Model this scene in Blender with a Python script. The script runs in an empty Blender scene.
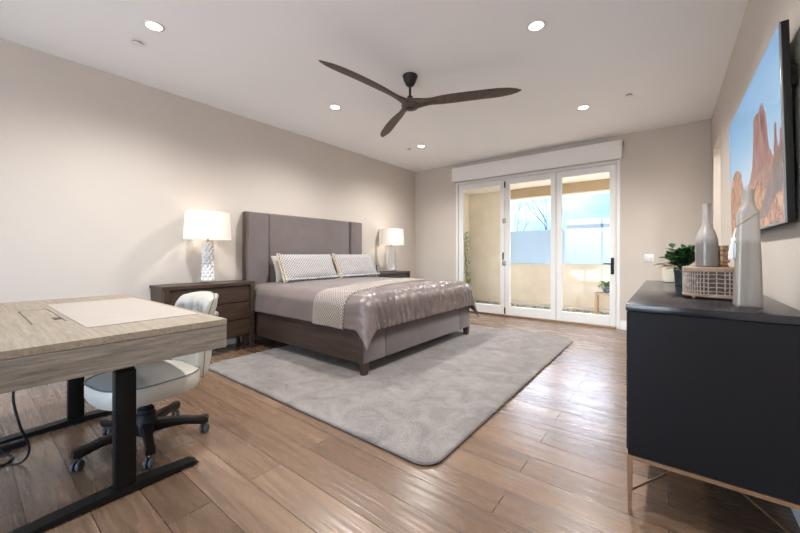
import bpy, bmesh, math, random
from mathutils import Vector, Matrix, noise
PI = math.pi
R_ = random.Random(7)
S = bpy.context.scene
COL = S.collection

# ------------------------------------------------------------------ camera
cam = bpy.data.cameras.new('camera')
camo = bpy.data.objects.new('camera', cam); COL.objects.link(camo)
cam.sensor_fit = 'HORIZONTAL'; cam.sensor_width = 36.0
cam.lens = 345.0 / 800.0 * 36.0
cam.shift_y = -12.5 / 800.0
cam.clip_start = 0.05; cam.clip_end = 3000
camo.location = (0, 0, 1.2)
camo.rotation_euler = (PI / 2, 0, math.atan2(269, 345))
S.camera = camo

# ------------------------------------------------------------------ world, sun, exposure
S.view_settings.view_transform = 'Standard'
S.view_settings.look = 'None'
S.view_settings.gamma = 1.0
S.view_settings.exposure = 1.3
S.view_settings.use_curve_mapping = False
W = bpy.data.worlds.new('world'); S.world = W; W.use_nodes = True
wn = W.node_tree.nodes; wl = W.node_tree.links
bg = wn['Background']
sky = wn.new('ShaderNodeTexSky'); sky.sky_type = 'NISHITA'
sky.sun_disc = False
SUN_EL, SUN_AZ = math.radians(51), math.radians(-14)      # azimuth from +Y towards +X
sky.sun_elevation = SUN_EL; sky.sun_rotation = SUN_AZ
sky.air_density = 1.0; sky.dust_density = 1.5; sky.ozone_density = 1.0
hs = wn.new('ShaderNodeHueSaturation'); hs.inputs['Saturation'].default_value = 0.9
wl.new(sky.outputs[0], hs.inputs['Color']); wl.new(hs.outputs[0], bg.inputs[0]); bg.inputs[1].default_value = 0.95
sun = bpy.data.lights.new('sun', 'SUN'); sun.energy = 10.0; sun.angle = math.radians(0.6); sun.color = (1, 0.95, 0.86)
suno = bpy.data.objects.new('sun', sun); COL.objects.link(suno)
_d = Vector((math.sin(SUN_AZ) * math.cos(SUN_EL), math.cos(SUN_AZ) * math.cos(SUN_EL), math.sin(SUN_EL)))
suno.rotation_euler = _d.to_track_quat('Z', 'Y').to_euler(); suno.location = (0, 20, 20)
def portal(loc, rot, sx, sy):
    l = bpy.data.lights.new('portal', 'AREA'); l.shape = 'RECTANGLE'; l.size = sx; l.size_y = sy
    l.cycles.is_portal = True
    o = bpy.data.objects.new('portal', l); COL.objects.link(o); o.location = loc; o.rotation_euler = rot
CAN_W = 24.0        # recessed ceiling lamps
LAMP_W = 1.3        # bedside lamps
# the door and the added rear window (sampling portals only)
portal((-2.08, 6.72, 1.35), (-PI / 2, 0, 0), 2.9, 2.6)
portal((-2.1, -2.72, 1.37), (PI / 2, 0, 0), 2.9, 2.7)

# ------------------------------------------------------------------ materials
def newmat(name):
    m = bpy.data.materials.new(name); m.use_nodes = True
    nt = m.node_tree; return m, nt, nt.nodes['Principled BSDF']
def setp(b, color=None, rough=None, metal=None, spec=None, sheen=None, coat=None):
    if color is not None: b.inputs['Base Color'].default_value = (*color, 1)
    if rough is not None: b.inputs['Roughness'].default_value = rough
    if metal is not None: b.inputs['Metallic'].default_value = metal
    if spec is not None: b.inputs['Specular IOR Level'].default_value = spec
    if sheen is not None: b.inputs['Sheen Weight'].default_value = sheen
    if coat is not None: b.inputs['Coat Weight'].default_value = coat
def coords(nt, scale=(1, 1, 1), kind='Object', rot=(0, 0, 0)):
    tc = nt.nodes.new('ShaderNodeTexCoord'); mp = nt.nodes.new('ShaderNodeMapping')
    mp.inputs['Scale'].default_value = scale; mp.inputs['Rotation'].default_value = rot
    nt.links.new(tc.outputs[kind], mp.inputs['Vector']); return mp.outputs['Vector']
def noise_n(nt, vec, scale=5, detail=4, rough=0.55, dist=0.0):
    n = nt.nodes.new('ShaderNodeTexNoise'); n.inputs['Scale'].default_value = scale
    n.inputs['Detail'].default_value = detail; n.inputs['Roughness'].default_value = rough
    n.inputs['Distortion'].default_value = dist
    nt.links.new(vec, n.inputs['Vector']); return n
def ramp(nt, fac, stops):
    r = nt.nodes.new('ShaderNodeValToRGB'); e = r.color_ramp.elements
    while len(e) < len(stops): e.new(0.5)
    for i, (p, c) in enumerate(stops): e[i].position = p; e[i].color = (*c, 1)
    nt.links.new(fac, r.inputs['Fac']); return r.outputs['Color']
def bump(nt, b, h, strength=0.3, dist=0.01, normal=None):
    n = nt.nodes.new('ShaderNodeBump'); n.inputs['Strength'].default_value = strength
    n.inputs['Distance'].default_value = dist
    nt.links.new(h, n.inputs['Height'])
    if normal is not None: nt.links.new(normal, n.inputs['Normal'])
    nt.links.new(n.outputs['Normal'], b.inputs['Normal']); return n.outputs['Normal']
def mixc(nt, fac, a, b_, mode='MIX'):
    m = nt.nodes.new('ShaderNodeMix'); m.data_type = 'RGBA'; m.blend_type = mode
    for sock, v in ((m.inputs[0], fac), (m.inputs[6], a), (m.inputs[7], b_)):
        if hasattr(v, 'links'): nt.links.new(v, sock)
        elif isinstance(v, (int, float)): sock.default_value = v
        else: sock.default_value = (*v, 1)
    return m.outputs[2]
def math_n(nt, op, a, b_=None):
    m = nt.nodes.new('ShaderNodeMath'); m.operation = op
    for i, v in enumerate((a, b_)):
        if v is None: continue
        if hasattr(v, 'links'): nt.links.new(v, m.inputs[i])
        else: m.inputs[i].default_value = v
    return m.outputs[0]

def plain(name, color, rough=0.5, metal=0.0, var=0.0, scale=8.0, bmp=0.0, bscale=60.0, stretch=(1, 1, 1), **k):
    """solid colour with a little procedural mottling and bump"""
    m, nt, b = newmat(name); setp(b, color, rough, metal, **k)
    v = coords(nt, stretch)
    n = noise_n(nt, v, scale, 4)
    lo = tuple(max(0, c * (1 - var)) for c in color); hi = tuple(min(1, c * (1 + var)) for c in color)
    nt.links.new(ramp(nt, n.outputs['Fac'], [(0.3, lo), (0.7, hi)]), b.inputs['Base Color'])
    if bmp:
        n2 = noise_n(nt, v, bscale, 3); bump(nt, b, n2.outputs['Fac'], bmp, 0.005)
    return m
def wood(name, dark, light, stretch=(2, 30, 30), rough=0.45, bmp=0.12, scale=1.0, mid=None, **k):
    m, nt, b = newmat(name); setp(b, light, rough, **k)
    v = coords(nt, stretch)
    n = noise_n(nt, v, scale, 8, 0.65, 0.4)
    n2 = noise_n(nt, v, scale * 4, 4, 0.6)
    f = math_n(nt, 'ADD', math_n(nt, 'MULTIPLY', n.outputs['Fac'], 0.7), math_n(nt, 'MULTIPLY', n2.outputs['Fac'], 0.3))
    mid = mid or tuple((a + c) / 2 for a, c in zip(dark, light))
    nt.links.new(ramp(nt, f, [(0.36, dark), (0.5, mid), (0.64, light)]), b.inputs['Base Color'])
    bump(nt, b, f, bmp, 0.004)
    return m
def fabric(name, color, weave=420.0, var=0.12, rough=0.9, sheen=0.3, bmp=0.25):
    m, nt, b = newmat(name); setp(b, color, rough, sheen=sheen, spec=0.2)
    v = coords(nt)
    n = noise_n(nt, v, weave * 0.25, 3, 0.7); n0 = noise_n(nt, v, 5, 3)
    f = math_n(nt, 'ADD', math_n(nt, 'MULTIPLY', n.outputs['Fac'], 0.6), math_n(nt, 'MULTIPLY', n0.outputs['Fac'], 0.4))
    nt.links.new(ramp(nt, f, [(0.3, tuple(c * (1 - var) for c in color)), (0.7, tuple(min(1, c * (1 + var)) for c in color))]), b.inputs['Base Color'])
    bump(nt, b, n.outputs['Fac'], bmp, 0.003)
    return m
def emit(name, color, strength):
    m, nt, b = newmat(name); setp(b, (0.02, 0.02, 0.02), 0.4)
    b.inputs['Emission Color'].default_value = (*color, 1); b.inputs['Emission Strength'].default_value = strength
    return m
def glassy(name, tint=(1, 1, 1), gloss=0.08):
    """thin architectural pane: clear, with a fresnel reflection"""
    m = bpy.data.materials.new(name); m.use_nodes = True; nt = m.node_tree
    nt.nodes.remove(nt.nodes['Principled BSDF']); out = nt.nodes['Material Output']
    t = nt.nodes.new('ShaderNodeBsdfTransparent'); t.inputs[0].default_value = (*tint, 1)
    g = nt.nodes.new('ShaderNodeBsdfGlossy'); g.inputs['Roughness'].default_value = 0.02
    lw = nt.nodes.new('ShaderNodeLayerWeight'); lw.inputs['Blend'].default_value = 0.5
    mx = nt.nodes.new('ShaderNodeMixShader')
    nt.links.new(math_n(nt, 'ADD', math_n(nt, 'MULTIPLY', math_n(nt, 'POWER', lw.outputs['Facing'], 5.0), 0.8), gloss * 0.35), mx.inputs[0])
    nt.links.new(t.outputs[0], mx.inputs[1]); nt.links.new(g.outputs[0], mx.inputs[2])
    nt.links.new(mx.outputs[0], out.inputs['Surface']); return m
def translucent(name, color, tr=0.5, tcol=None):
    m = bpy.data.materials.new(name); m.use_nodes = True; nt = m.node_tree
    b = nt.nodes['Principled BSDF']; setp(b, color, 0.8, spec=0.2); out = nt.nodes['Material Output']
    v = coords(nt); n = noise_n(nt, v, 150, 2)
    nt.links.new(ramp(nt, n.outputs['Fac'], [(0.3, tuple(c * 0.95 for c in color)), (0.7, color)]), b.inputs['Base Color'])
    t = nt.nodes.new('ShaderNodeBsdfTranslucent'); t.inputs[0].default_value = (*(tcol or color), 1)
    mx = nt.nodes.new('ShaderNodeMixShader'); mx.inputs[0].default_value = tr
    nt.links.new(b.outputs[0], mx.inputs[1]); nt.links.new(t.outputs[0], mx.inputs[2])
    nt.links.new(mx.outputs[0], out.inputs['Surface']); return m

def floor_mat():
    m, nt, b = newmat('hickory planks'); setp(b, (0.3, 0.2, 0.13), 0.3, spec=0.65)
    v = coords(nt)
    br = nt.nodes.new('ShaderNodeTexBrick'); nt.links.new(v, br.inputs['Vector'])
    br.offset = 0.37; br.offset_frequency = 2
    br.inputs['Scale'].default_value = 1.0; br.inputs['Brick Width'].default_value = 1.75
    br.inputs['Row Height'].default_value = 0.19; br.inputs['Mortar Size'].default_value = 0.0022
    br.inputs['Mortar Smooth'].default_value = 0.1; br.inputs['Bias'].default_value = 0.0
    br.inputs['Color1'].default_value = (0, 0, 0, 1); br.inputs['Color2'].default_value = (1, 1, 1, 1)
    br.inputs['Mortar'].default_value = (0.5, 0.5, 0.5, 1)
    tone = ramp(nt, br.outputs['Color'], [(0.0, (0.128, 0.076, 0.046)), (0.5, (0.168, 0.103, 0.064)), (1.0, (0.215, 0.137, 0.089))])
    vg = coords(nt, (1.6, 22, 1)); gn = noise_n(nt, vg, 1.2, 8, 0.65, 0.6)
    grain = ramp(nt, gn.outputs['Fac'], [(0.3, (0.62, 0.6, 0.58)), (0.55, (1, 1, 1)), (0.75, (1.15, 1.12, 1.08))])
    c = mixc(nt, 1.0, tone, grain, 'MULTIPLY')
    c = mixc(nt, br.outputs['Fac'], c, (0.035, 0.022, 0.015))
    nt.links.new(c, b.inputs['Base Color'])
    vs = coords(nt, (1.0, 26, 1)); sn = noise_n(nt, vs, 2.0, 3, 0.5, 0.3)      # hand-scraped ripples
    h = math_n(nt, 'SUBTRACT', math_n(nt, 'ADD', math_n(nt, 'MULTIPLY', sn.outputs['Fac'], 1.0), math_n(nt, 'MULTIPLY', gn.outputs['Fac'], 0.25)), math_n(nt, 'MULTIPLY', br.outputs['Fac'], 0.8))
    bump(nt, b, h, 0.35, 0.005)
    nt.links.new(ramp(nt, gn.outputs['Fac'], [(0.3, (0.34,) * 3), (0.7, (0.20,) * 3)]), b.inputs['Roughness'])
    return m
def rug_mat():
    m, nt, b = newmat('plush rug'); setp(b, (0.5, 0.45, 0.42), 0.95, sheen=0.3, spec=0.1)
    v = coords(nt)
    n = noise_n(nt, v, 190, 3, 0.7); n2 = noise_n(nt, v, 4.5, 4, 0.6, 1.2)
    f = math_n(nt, 'ADD', math_n(nt, 'MULTIPLY', n.outputs['Fac'], 0.65), math_n(nt, 'MULTIPLY', n2.outputs['Fac'], 0.35))
    nt.links.new(ramp(nt, f, [(0.38, (0.098, 0.083, 0.074)), (0.5, (0.190, 0.164, 0.149)), (0.62, (0.305, 0.268, 0.246))]), b.inputs['Base Color'])
    bump(nt, b, f, 0.8, 0.012); return m
def lattice_mat(name, base, line, scale, rot=PI / 4, spots=None):
    """small diamond lattice on UV"""
    m, nt, b = newmat(name); setp(b, base, 0.9, sheen=0.2, spec=0.2)
    v = coords(nt, (scale, scale, scale), 'UV', (0, 0, rot))
    ck = nt.nodes.new('ShaderNodeSeparateXYZ'); nt.links.new(v, ck.inputs[0])
    def tri(s):
        fr = math_n(nt, 'FRACT', s); return math_n(nt, 'ABSOLUTE', math_n(nt, 'SUBTRACT', fr, 0.5))
    a = math_n(nt, 'GREATER_THAN', tri(ck.outputs[0]), 0.36); c = math_n(nt, 'GREATER_THAN', tri(ck.outputs[1]), 0.36)
    f = math_n(nt, 'MAXIMUM', a, c)
    nt.links.new(mixc(nt, f, base, line), b.inputs['Base Color'])
    bump(nt, b, f, 0.3, 0.003); return m

M_wall = plain('warm greige paint', (0.585, 0.527, 0.475), 0.85, var=0.015, scale=1.2, bmp=0.06, bscale=90, spec=0.2)
M_ceil = plain('white ceiling paint', (0.88, 0.88, 0.88), 0.9, var=0.01, scale=1.0, bmp=0.04, bscale=110, spec=0.1)
M_trim = plain('white trim paint', (0.80, 0.79, 0.78), 0.4, var=0.01)
M_floor = floor_mat()
M_rug = rug_mat()
M_stucco = plain('cream stucco', (0.87, 0.79, 0.65), 0.95, var=0.06, scale=3, bmp=0.4, bscale=70, spec=0.1)
M_soffit = plain('pale soffit stucco', (0.85, 0.80, 0.70), 0.95, var=0.03, scale=3, bmp=0.3, bscale=70, spec=0.1)
M_beam = plain('tan stucco', (0.55, 0.42, 0.26), 0.95, var=0.05, scale=4, bmp=0.3, bscale=70, spec=0.1)
M_conc = plain('pale concrete', (0.74, 0.70, 0.64), 0.9, var=0.08, scale=5, bmp=0.2)
M_grass = plain('turf green', (0.10, 0.20, 0.04), 0.9, var=0.4, scale=25)
M_glass = glassy('clear pane')
M_frost = translucent('frosted glass', (0.40, 0.49, 0.56), 0.33, (0.50, 0.59, 0.66))
M_hill = plain('haze tinted mountain slope', (0.14, 0.19, 0.23), 1.0, var=0.2, scale=0.03, spec=0.0)  # bluish distance haze is put into the slope colour
M_earth = plain('dry ground', (0.35, 0.29, 0.22), 1.0, var=0.1, scale=0.3)
M_bark = plain('grey bark', (0.05, 0.04, 0.038), 0.95, var=0.3, scale=30)
M_slate = plain('slate roof edge', (0.03, 0.038, 0.06), 0.9, var=0.1)
M_black = plain('black powder coated steel', (0.006, 0.0057, 0.0057), 0.45, spec=0.2, var=0.15, bmp=0.05, bscale=300)
M_plast = plain('black plastic', (0.009, 0.009, 0.010), 0.55, var=0.1, spec=0.25)
M_rubber = plain('grey caster rubber', (0.045, 0.045, 0.05), 0.6, var=0.1)
M_oak = wood('weathered oak', (0.18, 0.142, 0.10), (0.315, 0.26, 0.195), (4, 70, 70), 0.6, 0.12)
M_oakY = wood('weathered oak crossgrain', (0.115, 0.096, 0.077), (0.28, 0.24, 0.198), (80, 5, 80), 0.6, 0.3)
M_mat = plain('cream leather mat', (0.36, 0.31, 0.27), 0.55, var=0.03, bmp=0.06, bscale=200)
M_leath = plain('cream leather', (0.44, 0.41, 0.36), 0.42, var=0.05, scale=12, bmp=0.12, bscale=120)
M_piping = plain('grey piping', (0.17, 0.155, 0.14), 0.5)
M_espr = wood('espresso wood', (0.006, 0.004, 0.0035), (0.015, 0.0095, 0.0075), (20, 20, 3), 0.35, 0.05, spec=0.3)
M_walnut = wood('dark walnut veneer', (0.026, 0.014, 0.009), (0.068, 0.040, 0.026), (40, 4, 40), 0.42, 0.08)
M_rail = wood('dark stained rail', (0.028, 0.016, 0.012), (0.064, 0.038, 0.027), (3, 26, 26), 0.45, 0.06)
M_uphol = fabric('taupe upholstery', (0.140, 0.114, 0.110), 420, 0.14)
M_edge = plain('brown leather edge', (0.10, 0.07, 0.055), 0.55, var=0.1)
M_comf = plain('mauve taupe satin', (0.158, 0.122, 0.112), 0.34, var=0.05, scale=6, bmp=0.05, bscale=300, sheen=0.1)
M_linen = fabric('ivory linen', (0.37, 0.33, 0.285), 500, 0.06)
M_sham = lattice_mat('ivory lattice weave', (0.19, 0.17, 0.168), (0.45, 0.43, 0.42), 34)
M_runner = lattice_mat('ivory lattice runner', (0.145, 0.112, 0.097), (0.38, 0.325, 0.275), 40)
M_tassel = plain('beige tassel yarn', (0.60, 0.48, 0.36), 0.95, var=0.2, scale=60)
M_tasselg = plain('grey tassel yarn', (0.40, 0.40, 0.42), 0.95, var=0.5, scale=60)
M_matt = fabric('white mattress ticking', (0.62, 0.59, 0.55), 300, 0.05)
M_shade = translucent('white linen shade', (0.86, 0.84, 0.81), 0.30, (0.95, 0.91, 0.85))
M_ceram = plain('matte white ceramic', (0.72, 0.71, 0.69), 0.5, var=0.02)
M_acryl = glassy('clear acrylic', (0.93, 0.94, 0.95), 0.14)
M_brass = plain('brushed brass', (0.50, 0.33, 0.17), 0.35, 1.0, var=0.12, scale=40, stretch=(1, 1, 8))
M_bronze = plain('antique brass', (0.36, 0.22, 0.13), 0.42, 0.85, var=0.12, scale=30)
M_chrome = plain('satin nickel', (0.40, 0.40, 0.40), 0.3, 1.0, var=0.05)
M_knob = plain('pale pewter knob', (0.55, 0.53, 0.50), 0.3, 0.7, var=0.08)
M_dress = plain('black lacquer', (0.0055, 0.0047, 0.0062), 0.45, var=0.12, scale=3, spec=0.22)
M_dtop = plain('black lacquer top', (0.012, 0.012, 0.016), 0.2, var=0.1, scale=3, spec=0.6)
M_fan = wood('weathered walnut blade', (0.045, 0.031, 0.024), (0.13, 0.093, 0.070), (5, 5, 5), 0.5, 0.1, 5.0)
M_fanm = plain('dark bronze metal', (0.045, 0.042, 0.042), 0.42, 0.6, var=0.1)
M_bottle = None
M_wick = plain('woven rattan', (0.09, 0.06, 0.042), 0.75, var=0.35, scale=60, bmp=0.5, bscale=150)
M_wickl = plain('pale woven cane', (0.33, 0.27, 0.23), 0.8, var=0.35, scale=60, bmp=0.4, bscale=150)
M_twood = wood('brown wood rim', (0.20, 0.125, 0.08), (0.38, 0.26, 0.18), (6, 20, 20), 0.5)
M_twine = plain('jute twine', (0.36, 0.26, 0.17), 0.9, var=0.2, scale=80)
M_white_t = plain('white tassel yarn', (0.82, 0.82, 0.82), 0.9, var=0.08, scale=80)
M_potd = plain('charcoal ceramic', (0.025, 0.03, 0.04), 0.35, var=0.1)
M_leaf = plain('dark green leaf', (0.020, 0.070, 0.018), 0.4, var=0.5, scale=20)
M_leafl = plain('fresh green leaf', (0.10, 0.23, 0.05), 0.5, var=0.4, scale=18)
M_cream = plain('cream glaze', (0.70, 0.63, 0.50), 0.5, var=0.05)
M_dry = plain('dry grass', (0.55, 0.45, 0.28), 0.9, var=0.25, scale=40)
M_stool = wood('teak', (0.34, 0.22, 0.12), (0.58, 0.42, 0.26), (20, 20, 3), 0.6)
M_soil = plain('potting soil', (0.03, 0.022, 0.015), 1.0, var=0.3, scale=60)
M_valance = fabric('off white shade fabric', (0.82, 0.80, 0.79), 500, 0.03, bmp=0.1)
M_gasket = plain('dark gasket', (0.03, 0.03, 0.03), 0.6)
M_canlens = emit('lit lamp lens', (1.0, 0.95, 0.86), 6.0)
M_bulb = emit('lit bulb', (1.0, 0.80, 0.55), 8.0)

def glaze_mat(name, lo, hi, z0, soft=0.02, wob=0.04):
    """two-tone dipped glaze: the dip line sits at height z0 of the pot itself"""
    m, nt, b = newmat(name); setp(b, hi, 0.3, coat=0.3)
    v = coords(nt); sp = nt.nodes.new('ShaderNodeSeparateXYZ'); nt.links.new(v, sp.inputs[0])
    n = noise_n(nt, coords(nt, (40, 40, 4)), 1.0, 3)
    h = math_n(nt, 'ADD', sp.outputs[2], math_n(nt, 'MULTIPLY', math_n(nt, 'SUBTRACT', n.outputs['Fac'], 0.5), wob))
    mr = nt.nodes.new('ShaderNodeMapRange'); mr.inputs[1].default_value = z0 - soft; mr.inputs[2].default_value = z0 + soft
    nt.links.new(h, mr.inputs[0])
    streak = ramp(nt, n.outputs['Fac'], [(0.3, tuple(c * 0.82 for c in lo)), (0.7, tuple(min(1, c * 1.15) for c in lo))])
    nt.links.new(mixc(nt, mr.outputs[0], streak, hi), b.inputs['Base Color']); return m
M_bottle = glaze_mat('grey dipped glaze', (0.17, 0.15, 0.14), (0.37, 0.335, 0.305), 0.135)
M_vase = glaze_mat('ivory dipped glaze', (0.235, 0.205, 0.18), (0.345, 0.31, 0.28), 0.285, 0.012, 0.03)

# ------------------------------------------------------------------ mesh helpers
class MB:
    def __init__(s): s.bm = bmesh.new(); s.mi = 0; s.uv = None
    def _faces(s, fs):
        for f in fs: f.material_index = s.mi
    def box(s, a, b, bev=0.0, seg=2, mat=None):
        a = Vector(a); b = Vector(b); c = (a + b) / 2; d = b - a
        r = bmesh.ops.create_cube(s.bm, size=1.0); vs = r['verts']
        for v in vs: v.co = Vector((v.co.x * d.x, v.co.y * d.y, v.co.z * d.z)) + (c if mat is None else Vector())
        fs = set(f for v in vs for f in v.link_faces); s._faces(fs)
        if bev > 0:
            es = set(e for v in vs for e in v.link_edges)
            rr = bmesh.ops.bevel(s.bm, geom=list(es), offset=min(bev, min(abs(x) for x in d) * 0.49), segments=seg, profile=0.5, affect='EDGES')
            vs = rr['verts'] if rr['verts'] else vs
            s._faces(rr['faces'])
        if mat is not None:
            allv = set(vs)
            for f in list(allv): 
                for e in f.link_edges: allv.update(e.verts)
            for v in allv: v.co = mat @ v.co
        return s
    def ring(s, pts): return [s.bm.verts.new(p) for p in pts]
    def loft(s, rings, closed=True, cap0=True, cap1=True):
        R = [s.ring(r) for r in rings]; fs = []
        n = len(R[0])
        for i in range(len(R) - 1):
            for j in range(n if closed else n - 1):
                k = (j + 1) % n
                fs.append(s.bm.faces.new((R[i][j], R[i][k], R[i + 1][k], R[i + 1][j])))
        if cap0 and closed: fs.append(s.bm.faces.new(list(reversed(R[0]))))
        if cap1 and closed: fs.append(s.bm.faces.new(R[-1]))
        s._faces(fs); return s
    def lathe(s, prof, c=(0, 0, 0), n=32, cap0=True, cap1=True, ax='Z', sx=1, sy=1):
        rings = []
        for r, z in prof:
            rg = []
            for j in range(n):
                a = 2 * PI * j / n; x, y = r * math.cos(a) * sx, r * math.sin(a) * sy
                p = (x, y, z) if ax == 'Z' else ((z, x, y) if ax == 'X' else (y, z, x))
                rg.append(Vector(p) + Vector(c))
            rings.append(rg)
        return s.loft(rings, True, cap0, cap1)
    def prism(s, out, z0, z1):
        return s.loft([[(x, y, z0) for x, y in out], [(x, y, z1) for x, y in out]])
    def tube(s, pts, r, n=8, caps=True):
        pts = [Vector(p) for p in pts]; rings = []
        rr = r if isinstance(r, (list, tuple)) else [r] * len(pts)
        up = Vector((0, 0, 1)); prev = None
        for i, p in enumerate(pts):
            d = (pts[min(i + 1, len(pts) - 1)] - pts[max(i - 1, 0)])
            if d.length < 1e-9: d = Vector((0, 0, 1))
            d.normalize()
            if prev is None:
                a = d.cross(up if abs(d.z) < 0.95 else Vector((1, 0, 0))).normalized()
            else:
                a = prev - d * prev.dot(d); a.normalize()
            prev = a; b = d.cross(a)
            rings.append([p + (a * math.cos(2 * PI * j / n) + b * math.sin(2 * PI * j / n)) * rr[i] for j in range(n)])
        return s.loft(rings, True, caps, caps)
    def ball(s, c, r, sx=1, sy=1, sz=1, u=12, v=8):
        rr = bmesh.ops.create_uvsphere(s.bm, u_segments=u, v_segments=v, radius=r)
        for w in rr['verts']: w.co = Vector((w.co.x * sx, w.co.y * sy, w.co.z * sz)) + Vector(c)
        s._faces(set(f for w in rr['verts'] for f in w.link_faces)); return s
    def grid(s, fn, nu, nv, uvs=None):
        V = [[s.bm.verts.new(fn(i / nu, j / nv)) for j in range(nv + 1)] for i in range(nu + 1)]
        lay = s.bm.loops.layers.uv.verify()
        for i in range(nu):
            for j in range(nv):
                f = s.bm.faces.new((V[i][j], V[i + 1][j], V[i + 1][j + 1], V[i][j + 1])); f.material_index = s.mi
                for lp, (a, b) in zip(f.loops, ((i, j), (i + 1, j), (i + 1, j + 1), (i, j + 1))):
                    u_, v_ = a / nu, b / nv
                    lp[lay].uv = (u_ * uvs[0], v_ * uvs[1]) if uvs else (u_, v_)
        return s
    def poly(s, pts):
        f = s.bm.faces.new([s.bm.verts.new(p) for p in pts]); f.material_index = s.mi; return s
    def build(s, name, mats, parent=None, smooth=True, angle=40, recalc=True):
        if recalc: bmesh.ops.recalc_face_normals(s.bm, faces=s.bm.faces)
        me = bpy.data.meshes.new(name); s.bm.to_mesh(me); s.bm.free()
        for m in (mats if isinstance(mats, (list, tuple)) else [mats]): me.materials.append(m)
        if smooth:
            for p in me.polygons: p.use_smooth = True
            try: me.set_sharp_from_angle(angle=math.radians(angle))
            except Exception: pass
        o = bpy.data.objects.new(name, me); COL.objects.link(o)
        if parent is not None: o.parent = parent
        return o
def thing(name, label, cat, loc=(0, 0, 0), rz=0.0, group=None):
    o = bpy.data.objects.new(name, None); COL.objects.link(o); o.empty_display_size = 0.1
    o.location = loc; o.rotation_euler = (0, 0, rz)
    o['label'] = label; o['category'] = cat
    if group: o['group'] = group
    return o
def tag(o, label, cat, group=None):
    o['label'] = label; o['category'] = cat
    if group: o['group'] = group
    return o
def struct(o): o['kind'] = 'structure'; return o
def copy_tree(o, parent=None):
    c = o.copy(); COL.objects.link(c)
    if parent is not None: c.parent = parent
    for ch in o.children: copy_tree(ch, c)
    return c
def solidify(o, t, off=0.0):
    m = o.modifiers.new('thickness', 'SOLIDIFY'); m.thickness = t; m.offset = off; return o
def subsurf(o, n=1):
    m = o.modifiers.new('smooth', 'SUBSURF'); m.levels = n; m.render_levels = n; return o
def superloop(a, b, e, n, c=(0, 0), ):
    pts = []
    for j in range(n):
        t = 2 * PI * j / n; x, y = math.cos(t), math.sin(t)
        pts.append((c[0] + a * math.copysign(abs(x) ** (2 / e), x), c[1] + b * math.copysign(abs(y) ** (2 / e), y)))
    return pts
def round_rect(x0, y0, x1, y1, r, n=6):
    pts = []
    for cx, cy, a0 in ((x1 - r, y1 - r, 0), (x0 + r, y1 - r, 90), (x0 + r, y0 + r, 180), (x1 - r, y0 + r, 270)):
        for k in range(n + 1):
            a = math.radians(a0 + 90 * k / n); pts.append((cx + r * math.cos(a), cy + r * math.sin(a)))
    return pts

# ------------------------------------------------------------------ the setting
XL, XR, YB, YR, H = -4.615, 0.467, 6.487, -2.6, 3.09
T = 0.20
b = MB(); b.box((XL - T, YR - T, -0.12), (XR + 1.6, YB + 0.06, 0.0)); struct(b.build('floor', M_floor))
b = MB(); b.box((XL - T, YR - T, H), (XR + 1.6, YB + T, H + 0.15)); struct(b.build('ceiling', M_ceil))
b = MB(); b.box((XL - T, YR - T, 0), (XL, YB + T, H)); struct(b.build('wall_left', M_wall))
DX0, DX1, DZ = -3.555, -0.615, 2.70        # glazed opening
b = MB()
b.box((XL, YB, 0), (DX0, YB + T, H)); b.box((DX1, YB, 0), (XR + T, YB + T, H)); b.box((DX0, YB, DZ), (DX1, YB + T, H))
struct(b.build('wall_back', M_wall))
OY0, OY1, OZ = 5.38, 6.20, 2.60            # doorway in the right wall
b = MB()
b.box((XR, YR - T, 0), (XR + T, OY0, H)); b.box((XR, OY1, 0), (XR + T, YB, H)); b.box((XR, OY0, OZ), (XR + T, OY1, H))
struct(b.build('wall_right', M_wall))
b = MB()                                    # little lobby beyond the doorway
b.box((XR + T, OY0 - 0.12, 0), (XR + 1.5, OY0, H)); b.box((XR + T, OY1, 0), (XR + 1.5, OY1 + 0.12, H)); b.box((XR + 1.5, OY0 - 0.12, 0), (XR + 1.6, OY1 + 0.12, H))
struct(b.build('wall_lobby', M_wall))
RX0, RX1, RZ0, RZ1 = -3.5, -0.7, 0.04, 2.7  # unseen window behind the viewer, added to brighten the room
b = MB()
b.box((XL, YR - T, 0), (RX0, YR, H)); b.box((RX1, YR - T, 0), (XR, YR, H)); b.box((RX0, YR - T, 0), (RX1, YR, RZ0)); b.box((RX0, YR - T, RZ1), (RX1, YR, H))
struct(b.build('wall_rear', M_wall))
added_win = struct(MB().box((RX0, YR - 0.12, RZ0), (RX0 + 0.06, YR - 0.06, RZ1)).box((RX1 - 0.06, YR - 0.12, RZ0), (RX1, YR - 0.06, RZ1)).box((RX0 + 0.06, YR - 0.12, RZ0), (RX1 - 0.06, YR - 0.06, RZ0 + 0.06)).box((RX0 + 0.06, YR - 0.12, RZ1 - 0.06), (RX1 - 0.06, YR - 0.06, RZ1)).box((-2.13, YR - 0.12, RZ0 + 0.06), (-2.07, YR - 0.06, RZ1 - 0.06)).build('added_window_1', M_trim))
MB().box((RX0 + 0.06, YR - 0.092, RZ0 + 0.06), (-2.13, YR - 0.088, RZ1 - 0.06)).box((-2.07, YR - 0.092, RZ0 + 0.06), (RX1 - 0.06, YR - 0.088, RZ1 - 0.06)).build('added_window_pane', M_glass, added_win)
def baseboard(name, segs):
    b = MB()
    for a, c in segs: b.box(a, c, 0.004, 1)
    struct(b.build(name, M_trim))
BH = 0.145
baseboard('baseboard_left', [((XL, YR, 0), (XL + 0.016, YB, BH))])
baseboard('baseboard_back', [((XL + 0.016, YB - 0.016, 0), (DX0 - 0.002, YB, BH)), ((DX1 + 0.002, YB - 0.016, 0), (XR, YB, BH))])
baseboard('baseboard_right', [((XR - 0.016, YR, 0), (XR, OY0, BH)), ((XR - 0.016, OY1, 0), (XR, YB - 0.016, BH))])

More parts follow.
